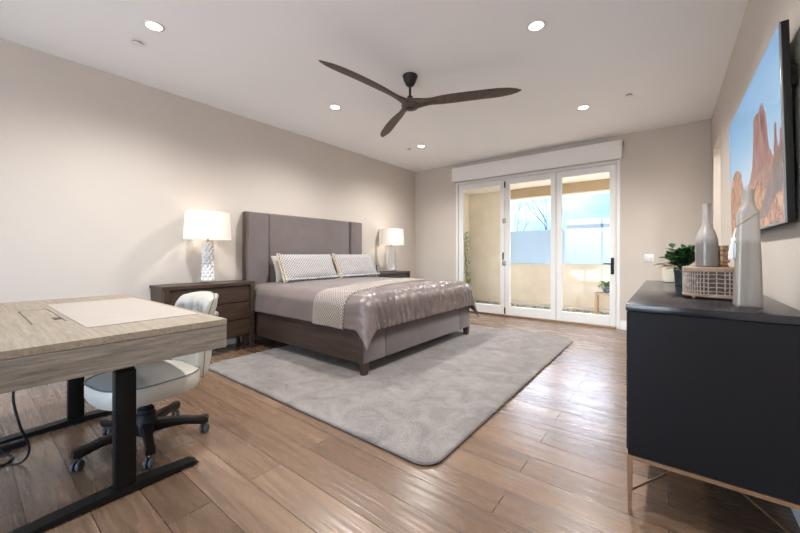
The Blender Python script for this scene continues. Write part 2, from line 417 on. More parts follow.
# glazed folding door
door = bpy.data.objects.new('door_1', None); COL.objects.link(door); struct(door); door.location = (DX0, YB, 0)
def L(x, y, z): return (x - DX0, y - YB, z)
b = MB(); fw = 0.05
b.box(L(DX0, YB - 0.005, 0.0), L(DX0 + fw, YB + 0.12, DZ), 0.004, 1); b.box(L(DX1 - fw, YB - 0.005, 0), L(DX1, YB + 0.12, DZ), 0.004, 1)
b.box(L(DX0 + fw, YB - 0.005, DZ - fw), L(DX1 - fw, YB + 0.12, DZ), 0.004, 1)
b.build('door_frame', M_trim, door)
MB().box(L(DX0 + fw, YB + 0.0, 0.0), L(DX1 - fw, YB + 0.14, 0.022), 0.004, 1).build('threshold', M_bronze, door)
edges = [DX0 + fw + 0.004, -2.50, -1.573, DX1 - fw - 0.004]
for i in range(3):
    x0, x1 = edges[i] + 0.003, edges[i + 1] - 0.003; y0, y1 = YB + 0.012, YB + 0.066
    z0, z1 = 0.03, DZ - fw - 0.005; sw, tr, br_ = 0.088, 0.11, 0.165
    b = MB()
    b.box(L(x0, y0, z0), L(x0 + sw, y1, z1), 0.003, 1); b.box(L(x1 - sw, y0, z0), L(x1, y1, z1), 0.003, 1)
    b.box(L(x0 + sw, y0, z0), L(x1 - sw, y1, z0 + br_), 0.003, 1); b.box(L(x0 + sw, y0, z1 - tr), L(x1 - sw, y1, z1), 0.003, 1)
    leaf = b.build('door_leaf', M_trim, door)
    MB().box(L(x0 + sw, YB + 0.036, z0 + br_), L(x1 - sw, YB + 0.042, z1 - tr)).build('glass_pane', M_glass, leaf)
    if i == 0:
        for zz in (0.11, DZ - 0.16):
            MB().box(L(x1 - 0.012, y0 - 0.010, zz - 0.06), L(x1 + 0.016, y0, zz + 0.06), 0.004).build('bolt', M_gasket, leaf)
        for zz in (1.02, 1.84):
            hb = MB().box(L(x1 - 0.045, y0 - 0.012, zz - 0.045), L(x1 + 0.028, y0, zz + 0.045), 0.006)
            hb.box(L(x1 - 0.030, y0 - 0.02, zz - 0.03), L(x1 - 0.002, y0 - 0.010, zz + 0.03), 0.004)
            hb.build('hinge', M_chrome, leaf)
        MB().box(L(x1 - 0.042, y0 - 0.018, 1.09), L(x1 - 0.018, y0, 1.23), 0.006).build('handle', M_plast, leaf)
    if i == 2:
        hb = MB().box(L(x1 - 0.070, y0 - 0.012, 0.87), L(x1 - 0.025, y0, 1.14), 0.006)
        hb.tube([L(x1 - 0.047, y0, 1.04), L(x1 - 0.047, y0 - 0.05, 1.04), L(x1 - 0.065, y0 - 0.058, 1.04), L(x1 - 0.17, y0 - 0.058, 1.04)], 0.010)
        hb.build('handle', M_plast, leaf)

# patio outside
PY = 8.4
struct(MB().box((-4.45, YB + 0.06, -0.14), (1.6, PY + 0.25, -0.02)).build('floor_patio', M_conc))
struct(MB().box((-3.13, PY, -0.02), (1.6, PY + 0.22, 0.93)).box((-3.13, PY - 0.03, 0.93), (1.6, PY + 0.25, 0.965)).build('wall_parapet', M_stucco))
struct(MB().box((-4.45, PY, -0.02), (-3.13, PY + 0.30, 2.78)).build('wall_pier', M_stucco))
struct(MB().box((-4.45, YB + T, -0.02), (-4.21, PY, 2.78)).build('wall_patio', M_stucco))
struct(MB().box((1.4, YB + T, -0.02), (1.6, PY, 2.78)).build('wall_patio_right', M_stucco))
struct(MB().box((-4.45, YB + T, 2.78), (1.6, PY + 0.35, 2.95)).build('ceiling_patio', M_soffit))
struct(MB().box((-3.13, PY, 2.56), (1.6, PY + 0.22, 2.78)).build('trim_1', M_beam))
struct(MB().box((-3.13, PY - 0.01, 2.525), (1.6, PY + 0.23, 2.56)).build('trim_2', M_soffit))
struct(MB().box((-4.2, PY - 0.20, -0.02), (1.4, PY, 0.04), 0.01).build('trim_3', M_conc))
pp = tag(MB().box((-3.12, PY + 0.09, 0.965), (1.55, PY + 0.105, 1.765), 0.002, 1).build('privacy_panel', M_frost),
         'long frosted glass privacy panel standing on the cream patio parapet', 'glass panel')
b = MB()
for k in range(900):
    x = R_.uniform(-4.15, 1.3); y = PY - 0.33 + R_.uniform(-0.11, 0.11); h = R_.uniform(0.0, 0.035)
    a = R_.uniform(0, PI); w = 0.006; dx, dy = math.cos(a) * w, math.sin(a) * w; lx, ly = R_.uniform(-.02, .02), R_.uniform(-.02, .02)
    b.poly([(x - dx, y - dy, -0.02), (x + dx, y + dy, -0.02), (x + lx, y + ly, h)])
g = b.build('grass_strip', M_grass, None, False); g['kind'] = 'stuff'; tag(g, 'strip of green turf along the foot of the cream patio wall', 'grass')
struct(MB().box((-60, 8.9, -3.2), (60, 90, -3.0)).build('ground', M_earth))
struct(MB().box((-14, -26, -0.25), (10, YR - T, -0.13)).build('bounce_ground_rear', M_conc))  # unseen pale ground, added to bounce sunlight up through the rear window

# distant mountain
def hill(u, v):
    x = -420 + 700 * u; y = 260 + 240 * v
    az = x / (y + 1e-6)
    ridge = 150 + 16 * math.sin(u * 9.0 + 0.6) + 42 * math.exp(-((u - 0.80) / 0.16) ** 2) + 22 * math.exp(-((u - 0.18) / 0.22) ** 2)
    z = ridge * (1 - (1 - v) ** 1.6) * (1.0 if v < 0.9 else 1 - (v - 0.9) * 4)
    z += 14 * noise.fractal(Vector((x * 0.012, y * 0.012, 1.3)), 1.0, 2.0, 5) * min(1, v * 3)
    return (x, y, z - 8)
struct(MB().grid(hill, 110, 50).build('hills', M_hill))
# neighbouring house with a dark flat roof edge
nb = thing('house', 'neighbouring flat roofed house with dark roof edge beyond the frosted panel', 'house', (0.3, 15.5, -2.86))
MB().box((-3.4, 0, 0), (4.5, 5, 5.05)).build('wall', M_stucco, nb)
MB().box((-3.6, -0.25, 5.05), (4.7, 5.25, 5.24)).build('roof', M_slate, nb)
# bare trees
def bare_tree(loc, h, seed, label):
    rr = random.Random(seed); t = thing('bare_tree', label, 'tree', loc, 0, None)
    b = MB()
    def grow(p, d, l, r, lev):
        pts = [p]; q = p; dd = d.copy()
        for k in range(4):
            dd = (dd + Vector((rr.uniform(-.16, .16), rr.uniform(-.16, .16), 0.05))).normalized(); q = q + dd * l / 4; pts.append(q)
        b.tube(pts, [r * (1 - 0.12 * k) for k in range(5)], 5)
        if lev < 5:
            for k in range(rr.choice((2, 3)) if lev < 3 else 2):
                nd = (dd + Vector((rr.uniform(-.75, .75), rr.uniform(-.6, .6), rr.uniform(-.05, .5)))).normalized()
                grow(pts[-1 if k < 2 else 2], nd, l * rr.uniform(.6, .8), r * 0.6, lev + 1)
    grow(Vector((0, 0, 0)), Vector((0, 0, 1)), h * 0.40, h * 0.010, 0)
    b.build('branches', M_bark, t); return t
bare_tree((-4.4, 13.6, -3.0), 6.0, 3, 'leafless tree seen over the panel in the middle door pane, left of its mate')
bare_tree((-3.75, 13.2, -3.0), 6.0, 11, 'leafless tree with spreading forked branches nearer the right stile of the middle pane')
# stool with a potted plant
st = thing('stool', 'small square wooden stool in the patio corner holding a potted plant', 'stool', (-0.98, 8.03, -0.02))
MB().box((-0.21, -0.13, 0.40), (0.21, 0.13, 0.435), 0.006).build('seat', M_stool, st)
for sx in (-1, 1):
    for sy in (-1, 1):
        MB().box((sx * 0.18 - 0.022, sy * 0.10 - 0.022, 0), (sx * 0.18 + 0.022, sy * 0.10 + 0.022, 0.40), 0.004).build('leg', M_stool, st)
    MB().box((sx * 0.18 - 0.012, -0.08, 0.33), (sx * 0.18 + 0.012, 0.08, 0.385)).build('apron', M_stool, st)
def leaf_shape(b, p, d, up, l, w, curl=0.15):
    """pointed oval leaf with a folded midrib"""
    d = d.normalized(); s = d.cross(up).normalized(); n = s.cross(d)
    pr = [(0, 0), (.2, .62), (.45, 1), (.75, .7), (1, 0)]
    mid = [b.bm.verts.new(p + d * l * t - n * l * curl * t * t) for t, _ in pr]
    for sg in (1, -1):
        side = [None] + [b.bm.verts.new(p + d * l * t + s * sg * w * k * .5 + n * w * .12 * k - n * l * curl * t * t) for t, k in pr[1:-1]] + [None]
        for i in range(4):
            vs = [mid[i], mid[i + 1]] + ([side[i + 1]] if side[i + 1] else []) + ([side[i]] if side[i] else [])
            f = b.bm.faces.new(vs if sg > 0 else list(reversed(vs))); f.material_index = b.mi
pt = thing('potted_plant', 'leafy green plant in a low dark pot on the patio stool', 'plant', (-0.96, 8.03, 0.415))
MB().lathe([(0.06, 0), (0.085, 0.01), (0.10, 0.085), (0.093, 0.085), (0.088, 0.07), (0.001, 0.07)], n=24, cap1=False).build('pot', M_potd, pt)
b = MB(); rr = random.Random(5)
for k in range(170):
    a = rr.uniform(0, 2 * PI); e = rr.uniform(0.0, 1.1); r0 = rr.uniform(.02, .15)
    p = Vector((math.cos(a) * r0, math.sin(a) * r0 * .8, .08 + rr.uniform(0, .13)))
    leaf_shape(b, p, Vector((math.cos(a), math.sin(a), e)), Vector((0, 0, 1)), rr.uniform(.05, .09), rr.uniform(.03, .05))
b.build('foliage', M_leafl, pt, recalc=False)
vn = thing('climbing_vine', 'thin leafy vine climbing the cream patio side wall at far left', 'vine', (-4.20, 8.25, -0.02))
b = MB(); bs = MB(); rr = random.Random(9)
for s in range(3):
    pts = [Vector((0.008, -0.02 - .05 * s, 0))]
    for k in range(16): pts.append(Vector((0.012 + rr.uniform(0, .02), pts[-1].y + rr.uniform(-.035, .035), .11 * (k + 1))))
    bs.tube(pts, 0.004, 5)
    for p in pts[2:]:
        for q in range(5):
            leaf_shape(b, p + Vector((rr.uniform(0, .10), rr.uniform(-.05, .05), rr.uniform(-.05, .05))), Vector((rr.uniform(.2, 1), rr.uniform(-1, .5), rr.uniform(-.6, .6))), Vector((0.3, 0, 1)), rr.uniform(.035, .07), .035)
bs.build('stem', M_bark, vn); b.build('foliage', M_leafl, vn, recalc=False)

# ------------------------------------------------------------------ ceiling fittings
def can_light(x, y, label):
    t = thing('recessed_light', label, 'ceiling light', (x, y, H), 0, 'recessed ceiling lights')
    MB().lathe([(0.055, -0.008), (0.057, -0.002), (0.074, 0.0), (0.077, -0.003), (0.072, -0.008), (0.059, -0.010)], n=32, cap0=False, cap1=False).build('trim_ring', M_trim, t)
    MB().lathe([(0.001, -0.006), (0.056, -0.006)], n=32, cap0=False, cap1=False).build('lens', M_canlens, t)
    l = bpy.data.lights.new('can_lamp', 'SPOT'); l.energy = CAN_W * 4; l.spot_size = math.radians(150); l.spot_blend = 1.0
    l.shadow_soft_size = 0.06; l.color = (1.0, 0.985, 0.96)
    lo = bpy.data.objects.new('can_lamp', l); COL.objects.link(lo); lo.parent = t; lo.location = (0, 0, -0.03)
    return t
for x, y, lab in ((-3.36, 1.00, 'lit recessed downlight nearest the top left corner of the picture'),
                  (-0.865, 2.94, 'lit recessed downlight in front of the right fan blade tip, largest on the right'),
                  (-3.38, 2.98, 'lit recessed downlight just left of the ceiling fan hub'),
                  (-0.87, 4.95, 'lit recessed downlight on the right near the white shade box'),
                  (-3.42, 4.99, 'lit recessed downlight farthest away, above the far bedside lamp'),
                  (-0.865, 1.00, 'added out of frame downlight completing the grid near the long black dresser')):  # last one is out of frame: follows the grid, added for brightness
    can_light(x, y, lab)
can_light(1.35, 5.79, 'unseen downlight added in the lobby beyond the doorway on the right')  # unseen lamp, added to lighten the doorway
for x, y, lab in ((-3.74, 0.985, 'white sprinkler cover on the ceiling beside the top left downlight'),
                  (-0.375, 4.91, 'white sprinkler cover on the ceiling towards the right wall'),
                  (-3.69, 5.0, 'white sprinkler cover on the ceiling beside the farthest downlight')):
    t = thing('sprinkler_cover', lab, 'sprinkler', (x, y, H), 0, 'ceiling sprinkler covers')
    MB().lathe([(0.001, -0.022), (0.040, -0.022), (0.042, -0.018)], n=24, cap1=False, cap0=False).build('cap', M_trim, t)
    MB().lathe([(0.030, -0.018), (0.030, 0.0)], n=16, cap0=False, cap1=False).build('collar', M_chrome, t)

# ceiling fan
fan = thing('ceiling_fan', 'three blade dark wooden propeller ceiling fan above the bed', 'ceiling fan', (-2.165, 2.95, H))
MB().lathe([(0.078, 0), (0.080, -0.012), (0.064, -0.06), (0.042, -0.104), (0.030, -0.112), (0.001, -0.112)], n=32, cap1=False).build('canopy', M_fanm, fan)
MB().lathe([(0.013, -0.11), (0.013, -0.27)], n=16).build('downrod', M_fanm, fan)
MB().lathe([(0.020, -0.215), (0.030, -0.225), (0.036, -0.255), (0.030, -0.262)], n=20).build('coupling', M_fanm, fan)
hub = MB(); hub.lathe([(0.03, -0.252), (0.060, -0.258), (0.085, -0.285), (0.092, -0.32), (0.080, -0.345), (0.05, -0.350), (0.001, -0.350)], n=32, cap1=False)
hub.build('hub', M_fan, fan)
MB().lathe([(0.001, -0.358), (0.026, -0.357), (0.052, -0.352), (0.058, -0.346)], n=28, cap0=False, cap1=False).build('badge_cap', M_fanm, fan)
def blade(ang):
    b = MB(); rings = []
    N = 26; Lr = 1.115
    for i in range(N + 1):
        t = i / N; r = 0.02 + (Lr - 0.02) * t
        w = 0.125 + 0.025 * math.sin(min(1, max(0, t - .1) / 0.5) * PI / 2)
        w *= 1 - 0.30 * math.exp(-((t - .17) / .10) ** 2)
        if t > .72: w *= max(0.04, (1 - ((t - .72) / .28) ** 2.4)) ** .62
        th = 0.085 * math.exp(-t * 6) + 0.013
        if t > .95: th *= 0.6
        tw = math.radians(-(26 * math.exp(-t * 5) + 11))
        sweep = 0.012 * math.sin(t * PI)
        zc = -0.302 + 0.012 * math.sin(t * PI) + 0.012 * t
        rg = []
        for j in range(14):
            a = 2 * PI * j / 14; x = math.cos(a) * w * .5; z = math.sin(a) * th * .5
            yy = x * math.cos(tw) - z * math.sin(tw); zz = x * math.sin(tw) + z * math.cos(tw)
            p = Vector((r, yy + sweep, zz + zc)); rg.append(Matrix.Rotation(ang, 3, 'Z') @ p)
        rings.append(rg)
    b.loft(rings); return b
for a in (23, 146, 264): blade(math.radians(a)).build('blade', M_fan, fan)

# roller shade box over the door
rs = thing('roller_shade', 'white roller shade cassette mounted above the glass door', 'window shade', (-2.09, YB, 2.70))
MB().box((-1.49, -0.115, 0.0), (1.49, -0.100, 0.29), 0.004).box((-1.49, -0.100, 0.277), (1.49, 0.0, 0.29), 0.002).build('fascia', M_valance, rs)
for s in (-1, 1): MB().box((s * 1.495 - 0.012, -0.11, 0.004), (s * 1.495 + 0.012, 0.0, 0.288), 0.004).build('end_cap', M_trim, rs)
MB().lathe([(0.032, -1.47), (0.032, 1.47)], (0, -0.055, 0.17), 20, ax='X').build('roller', M_valance, rs)
MB().box((1.508, -0.07, 0.20), (1.53, -0.03, 0.27), 0.004).build('bracket', M_chrome, rs)

# light switch
sw = thing('light_switch', 'white double rocker switch plate on the back wall by the door', 'light switch', (-0.241, YB, 1.14))
MB().box((-0.058, -0.007, -0.058), (0.058, 0, 0.058), 0.004).build('plate', M_trim, sw)
for s in (-1, 1): MB().box((s * 0.023 - 0.016, -0.011, -0.034), (s * 0.023 + 0.016, -0.006, 0.034), 0.003).build('rocker', M_ceram, sw)

# ------------------------------------------------------------------ rug
RX = (-3.88, -1.03); RY = (1.60, 5.27)
b = MB(); out = round_rect(RX[0], RY[0], RX[1], RY[1], 0.12, 8)
def inset(out, d):
    cx, cy = sum(p[0] for p in out) / len(out), sum(p[1] for p in out) / len(out)
    hx = (RX[1] - RX[0]) / 2; hy = (RY[1] - RY[0]) / 2
    return [(cx + (x - cx) * (1 - d / hx), cy + (y - cy) * (1 - d / hy)) for x, y in out]
b.loft([[(x, y, 0.001) for x, y in inset(out, 0.012)], [(x, y, 0.012) for x, y in out], [(x, y, 0.024) for x, y in inset(out, 0.005)], [(x, y, 0.030) for x, y in inset(out, 0.02)]], True, True, False)
def rugtop(u, v):
    x = RX[0] + 0.02 + u * (RX[1] - RX[0] - 0.04); y = RY[0] + 0.02 + v * (RY[1] - RY[0] - 0.04)
    # keep inside the rounded corner
    cx, cy = (RX[0] + RX[1]) / 2, (RY[0] + RY[1]) / 2; hx, hy, r = (RX[1] - RX[0]) / 2 - .02, (RY[1] - RY[0]) / 2 - .02, .11
    dx, dy = abs(x - cx) - (hx - r), abs(y - cy) - (hy - r)
    if dx > 0 and dy > 0:
        q = math.hypot(dx, dy); m = max(dx, dy)
        if q > 1e-6: dx, dy = dx * m / q, dy * m / q
        x = cx + math.copysign(hx - r + dx, x - cx); y = cy + math.copysign(hy - r + dy, y - cy)
    edge = min(u, 1 - u, v, 1 - v)
    return (x, y, 0.030 + (0.003 * noise.noise(Vector((x * 7, y * 7, 0))) + .002 * noise.noise(Vector((x * 30, y * 30, 0)))) * min(1, edge * 60))
b.grid(rugtop, 120, 150)
tag(b.build('area_rug', M_rug), 'large plush grey beige rug with rounded corners under the bed', 'rug')

# ------------------------------------------------------------------ bed
BX0, BX1, BY0, BY1 = -4.595, -2.285, 2.375, 4.60
RUGZ = 0.030
bed = thing('bed', 'king bed with taupe upholstered panel headboard and dark wood rails', 'bed', (-3.45, 3.495, 0))
O = Vector((-3.45, 3.495, 0))
def B(x, y, z): return (x - O.x, y - O.y, z)
hb = MB().box(B(BX0, BY0 + 0.015, 0.0), B(-4.505, BY1 - 0.02, 1.78), 0.008).build('headboard', M_edge, bed)
for y0, y1, xf in ((BY0 + 0.02, 2.698, -4.440), (2.714, 4.281, -4.472), (4.297, BY1 - 0.025, -4.440)):
    MB().box(B(-4.51, y0, 0.14), B(xf, y1, 1.772), 0.022, 3).build('panel', M_uphol, hb)
for y0, y1 in ((BY0 + 0.012, BY0 + 0.052), (BY1 - 0.052, BY1 - 0.012)):
    MB().box(B(-4.45, y0, 0.14), B(BX1 - 0.05, y1, 0.49), 0.005).build('side_rail', M_rail, bed)
fb = MB().box(B(BX1 - 0.07, BY0 + 0.012, 0.145), B(BX1 - 0.03, BY1 - 0.012, 0.50), 0.006).build('footboard', M_uphol, bed)
for y0, y1 in ((BY0 + 0.012, 2.70), (2.704, 4.286), (4.29, BY1 - 0.012)):
    MB().box(B(BX1 - 0.04, y0, 0.147), B(BX1 - 0.004, y1, 0.498), 0.014, 3).build('panel', M_uphol, fb)
for x in (BX1 - 0.045,):
    for y in (BY0 + 0.045, BY1 - 0.045):
        b = MB(); b.loft([[(x - O.x + s * 0.026, y - O.y + t_ * 0.026, RUGZ) for s, t_ in ((-1, -1), (1, -1), (1, 1), (-1, 1))], [(x - O.x + s * 0.036, y - O.y + t_ * 0.036, 0.15) for s, t_ in ((-1, -1), (1, -1), (1, 1), (-1, 1))]])
        b.build('leg', M_rail, bed)
MB().box(B(BX1 - 0.082, BY0 + 0.008, 0.145), B(BX1 - 0.02, BY0 + 0.016, 0.49), 0.003).build('corner_post', M_rail, bed)
for y in (3.2, 3.8): MB().box(B(-3.5, y, RUGZ), B(-3.44, y + 0.06, 0.16)).build('support_foot', M_rail, bed)
MB().box(B(-4.45, BY0 + 0.053, 0.16), B(BX1 - 0.071, BY1 - 0.053, 0.30)).build('slat_base', M_rail, bed)
MB().box(B(-4.44, BY0 + 0.06, 0.30), B(BX1 - 0.11, BY1 - 0.06, 0.755), 0.07, 4).build('mattress', M_matt, bed)

CX0, CX1, CYa, CYb, CR = -4.40, -2.245, 2.368, 4.66, 0.14
def drape(p, q, off=0.0):
    """sheet coordinate -> point on the covered mattress: rounded edges then a hanging drop"""
    ex = max(0.0, p - (CX1 - CR)); ey = 0.0; sy = 1
    if q < CYa + CR: ey = CYa + CR - q; sy = -1
    elif q > CYb - CR: ey = q - (CYb - CR)
    Ln = math.hypot(ex, ey)
    bx, by = min(p, CX1 - CR), min(max(q, CYa + CR), CYb - CR)
    ca, cb = (q - CYa) / (CYb - CYa), (p - CX0) / (CX1 - CX0)
    crown = 0.035 * max(0, math.sin(min(max(ca, 0), 1) * PI)) ** .6
    zt = 0.785 + crown * min(1, max(0, (1.02 - cb) * 5))
    d = Vector((0, 0, 0)); n = Vector((0, 0, 1))
    if Ln > 1e-6:
        d = Vector((ex / Ln, sy * ey / Ln, 0)); q4 = CR * PI / 2
        ph = min(Ln / CR, PI / 2)
        hz = CR * math.sin(ph); dn = CR * (1 - math.cos(ph)); extra = max(0, Ln - q4)
        corner = min(ex, ey) / (Ln + 1e-6)
        hz += extra * (0.08 + 0.34 * corner); dn += extra
        n = d * math.sin(ph) + Vector((0, 0, 1)) * math.cos(ph)
    else: hz = dn = 0
    pos = Vector((bx, by, zt - dn)) + d * hz
    # folds
    w = 0.007 * noise.noise(Vector((p * 4, q * 4, 2))) + 0.002 * noise.noise(Vector((p * 9, q * 9, 5)))
    fx = min(1, max(0, (p - (CX1 - 0.62)) / 0.5)) * (1 - 0.75 * min(1, max(0, (CYa + CR + .06 - q) / .12)))
    warp = 0.12 * noise.noise(Vector((p * 0.7, q * 1.7, 7))) + .010 * noise.noise(Vector((p * 6, q * 6, 9)))
    s = math.sin((q + 0.22 * (p - CX1) * math.sin(q * 1.9) + warp) * 2 * PI / 0.19)
    s2 = math.sin((q - 0.5 * (p - CX1) + 1.7 * warp) * 2 * PI / 0.27 + 1)
    amp = fx * (0.62 + 0.5 * noise.noise(Vector((p * 1.2, q * 2.4, 4))))
    w += 0.044 * amp * ((1 - abs(s)) ** 1.1 - .35) + 0.014 * amp * (1 - abs(s2)) ** 1.4
    if ey > 0.1: w += 0.007 * (0.5 + .5 * math.sin(p * 2 * PI / 0.33 + 3 * noise.noise(Vector((p, q, 3))))) * min(1, (ey - .1) * 5)
    w += off
    pos += n * w
    return pos
P0, P1 = -4.36, CX1 - CR + 0.40
Q0, Q1 = CYa + CR - 0.40, CYb - CR + 0.45
def comf(u, v):
    p = P0 + (P1 - P0) * u; q = Q0 + (Q1 - Q0) * v
    pos = drape(p, q); return (pos.x, pos.y, pos.z)
b = MB(); b.grid(comf, 190, 210, (P1 - P0, Q1 - Q0))
cf = b.build('comforter', M_comf); solidify(cf, 0.012, -1.0)
tag(cf, 'mauve taupe satin comforter with gathered foot end spread over the bed', 'comforter')
# runner laid across the comforter
def runp(u, v):
    q = Q0 - 0.01 + (Q1 - Q0 + 0.02) * v
    sl = -0.30 * min(1, max(0, (q - 2.45) / 1.6))
    p = -3.03 + sl + 0.49 * u
    pos = drape(p, q, 0.008 + 0.004 * math.sin(u * PI)); return (pos.x, pos.y, pos.z)
b = MB(); b.grid(runp, 36, 210, (0.5, Q1 - Q0))
rn = b.build('bed_runner', M_runner); solidify(rn, 0.006, -1.0)
tag(rn, 'ivory lattice patterned runner with dotted edges lying across the comforter', 'bed runner')
b = MB(); b2 = MB()
for e_, bb in ((0.06, b), (0.94, b2)):
    for k in range(105):
        v = (k + .5) / 105; c0 = runp(e_, v); c1 = runp(e_, v + 0.002)
        n = (Vector(runp(e_ + .03, v)) - Vector(c0)).cross(Vector(c1) - Vector(c0)).normalized()
        if n.z < 0 : n = -n
        bb.ball(Vector(c0) + n * 0.002, 0.0085, u=6, v=4)
b.build('dotted_border', M_linen, rn); b2.build('dotted_border', M_linen, rn)

# pillows
def pillow(name, label, w, h, t, mat, loc, tilt, rz=0.0, group=None, trim=False):
    """w along local Y, h upright; leans back (towards -X) by tilt; base at loc"""
    root = thing(name, label, 'pillow', loc, rz, group)
    Mx = Matrix.Rotation(-tilt, 4, 'Y')
    b = MB()
    def sh(sgn):
        def f(u, v):
            y = (u - .5) * 2; z = (v - .5) * 2
            ex = (1 - abs(y) ** 4) * (1 - abs(z) ** 4); k = max(0, ex) ** .55
            pin = 1 - 0.05 * (1 - abs(y) ** 2) * abs(z) ** 3; pin2 = 1 - 0.05 * (1 - abs(z) ** 2) * abs(y) ** 3
            x = sgn * t * .5 * k + 0.006 * noise.noise(Vector((y * 3 + loc[1], z * 3, sgn)))* k
            return Mx @ Vector((x, y * w * .5 * pin2, h * .5 + z * h * .5 * pin))
        return f
    b.grid(sh(1), 40, 24, (w, h)); b.grid(sh(-1), 40, 24, (w, h))
    bmesh.ops.remove_doubles(b.bm, verts=b.bm.verts, dist=0.0006)
    b.build('cover', mat, root)
    if trim:
        rr = random.Random(int(loc[1] * 100)); b = MB(); bg_ = MB()
        for k in range(26):                    # bobble fringe up the near side
            z = h * (k + .5) / 26; p = Mx @ Vector((rr.uniform(0, .03), -w * .5 * (1 - .02) - 0.004, z))
            b.ball(p, 0.012, sy=1.0, u=7, v=5)
            p = Mx @ Vector((t * .17, -w * .5 + 0.035 + rr.uniform(-.006, .006), z)); b.ball(p, 0.010, u=7, v=5)
        b.build('fringe', M_tassel, root)
        for k in range(46):                    # knotted fringe along the bottom
            y = -w * .5 + w * (k + .5) / 46; p = Mx @ Vector((t * .30, y, 0.045)); q = Mx @ Vector((t * .34 + rr.uniform(0, .02), y + rr.uniform(-.012, .012), 0.012))
            bg_.tube([p, (Vector(p) + Vector(q)) / 2 + Vector((.006, 0, 0)), q], [.007, .008, .006], 5)
        bg_.build('fringe', M_tasselg, root)
    return root
ZB = 0.803
pillow('pillow', 'plain ivory pillow behind the left patterned sham', 0.88, 0.40, 0.14, M_linen, (-4.27, 3.14, ZB - .005), 0.34)
pillow('pillow', 'plain ivory pillow behind the right patterned sham', 0.88, 0.40, 0.14, M_linen, (-4.27, 4.10, ZB - .005), 0.34)
pillow('pillow_sham', 'ivory lattice sham with bobble fringe on the left, nearer the tall lamp', 0.98, 0.44, 0.17, M_sham, (-4.10, 3.20, ZB), 0.46, 0.0, None, True)
pillow('pillow_sham', 'ivory lattice sham with bobble fringe on the right, farther from the desk', 0.92, 0.44, 0.17, M_sham, (-4.10, 4.17, ZB), 0.46, 0.0, None, True)

# ------------------------------------------------------------------ nightstands
def nightstand(y0, y1, label):
    t = thing('nightstand', label, 'nightstand', (XL, y0, 0), 0, 'three drawer nightstands beside the bed')
    w = y1 - y0; xb, xf = 0.02, 0.40
    def bow(e=0.0, z=0.0, n=14, back=xb, base=xf):
        pts = [(back, -e), (base, -e)]
        for k in range(n + 1):
            s = k / n; pts.append((base + e + 0.045 * math.sin(s * PI), -e + s * (w + 2 * e)))
        pts += [(base, w + e), (back, w + e)]
        r = []
        for p in pts:
            if not r or (abs(r[-1][0] - p[0]) + abs(r[-1][1] - p[1])) > 1e-5: r.append(p)
        return r
    MB().prism(bow(0.0, base=xf - 0.02), 0.17, 0.815).build('body', M_walnut, t)
    MB().prism(bow(0.012), 0.815, 0.85).build('top', M_walnut, t)
    for i, (z0, z1) in enumerate(((0.19, 0.385), (0.395, 0.60), (0.61, 0.80))):
        b = MB(); rings = []
        n = 16
        for k in range(n + 1):
            s = 0.045 + 0.91 * k / n; y = s * w; x = xf - 0.02 + 0.045 * math.sin(s * PI)
            rings.append([(x - 0.01, y, z0), (x + 0.016, y, z0 + .004), (x + 0.016, y, z1 - .004), (x - 0.01, y, z1)])
        b.loft(rings); d = b.build('drawer', M_walnut, t, angle=30)
        zc = (z0 + z1) / 2 + 0.0
        MB().lathe([(0.008, 0), (0.008, 0.02), (0.036, 0.022), (0.038, 0.027), (0.030, 0.033), (0.001, 0.034)], (xf + 0.041, w / 2, zc), 24, ax='X', cap1=False).build('knob', M_knob, d)
    for x in (xb + 0.03, xf - 0.005):
        for y in (0.028, w - 0.028):
            b = MB(); b.loft([[(x + s * 0.018, y + q * 0.018, 0) for s, q in ((-1, -1), (1, -1), (1, 1), (-1, 1))], [(x + s * 0.026, y + q * 0.026, 0.30) for s, q in ((-1, -1), (1, -1), (1, 1), (-1, 1))], [(x + s * 0.026, y + q * 0.026, 0.814) for s, q in ((-1, -1), (1, -1), (1, 1), (-1, 1))]])
            b.build('leg', M_walnut, t)
    return t
nightstand(1.335, 2.345, 'dark walnut bow front nightstand between the desk and the bed')
nightstand(4.70, 5.72, 'dark bow front nightstand on the far side of the bed')

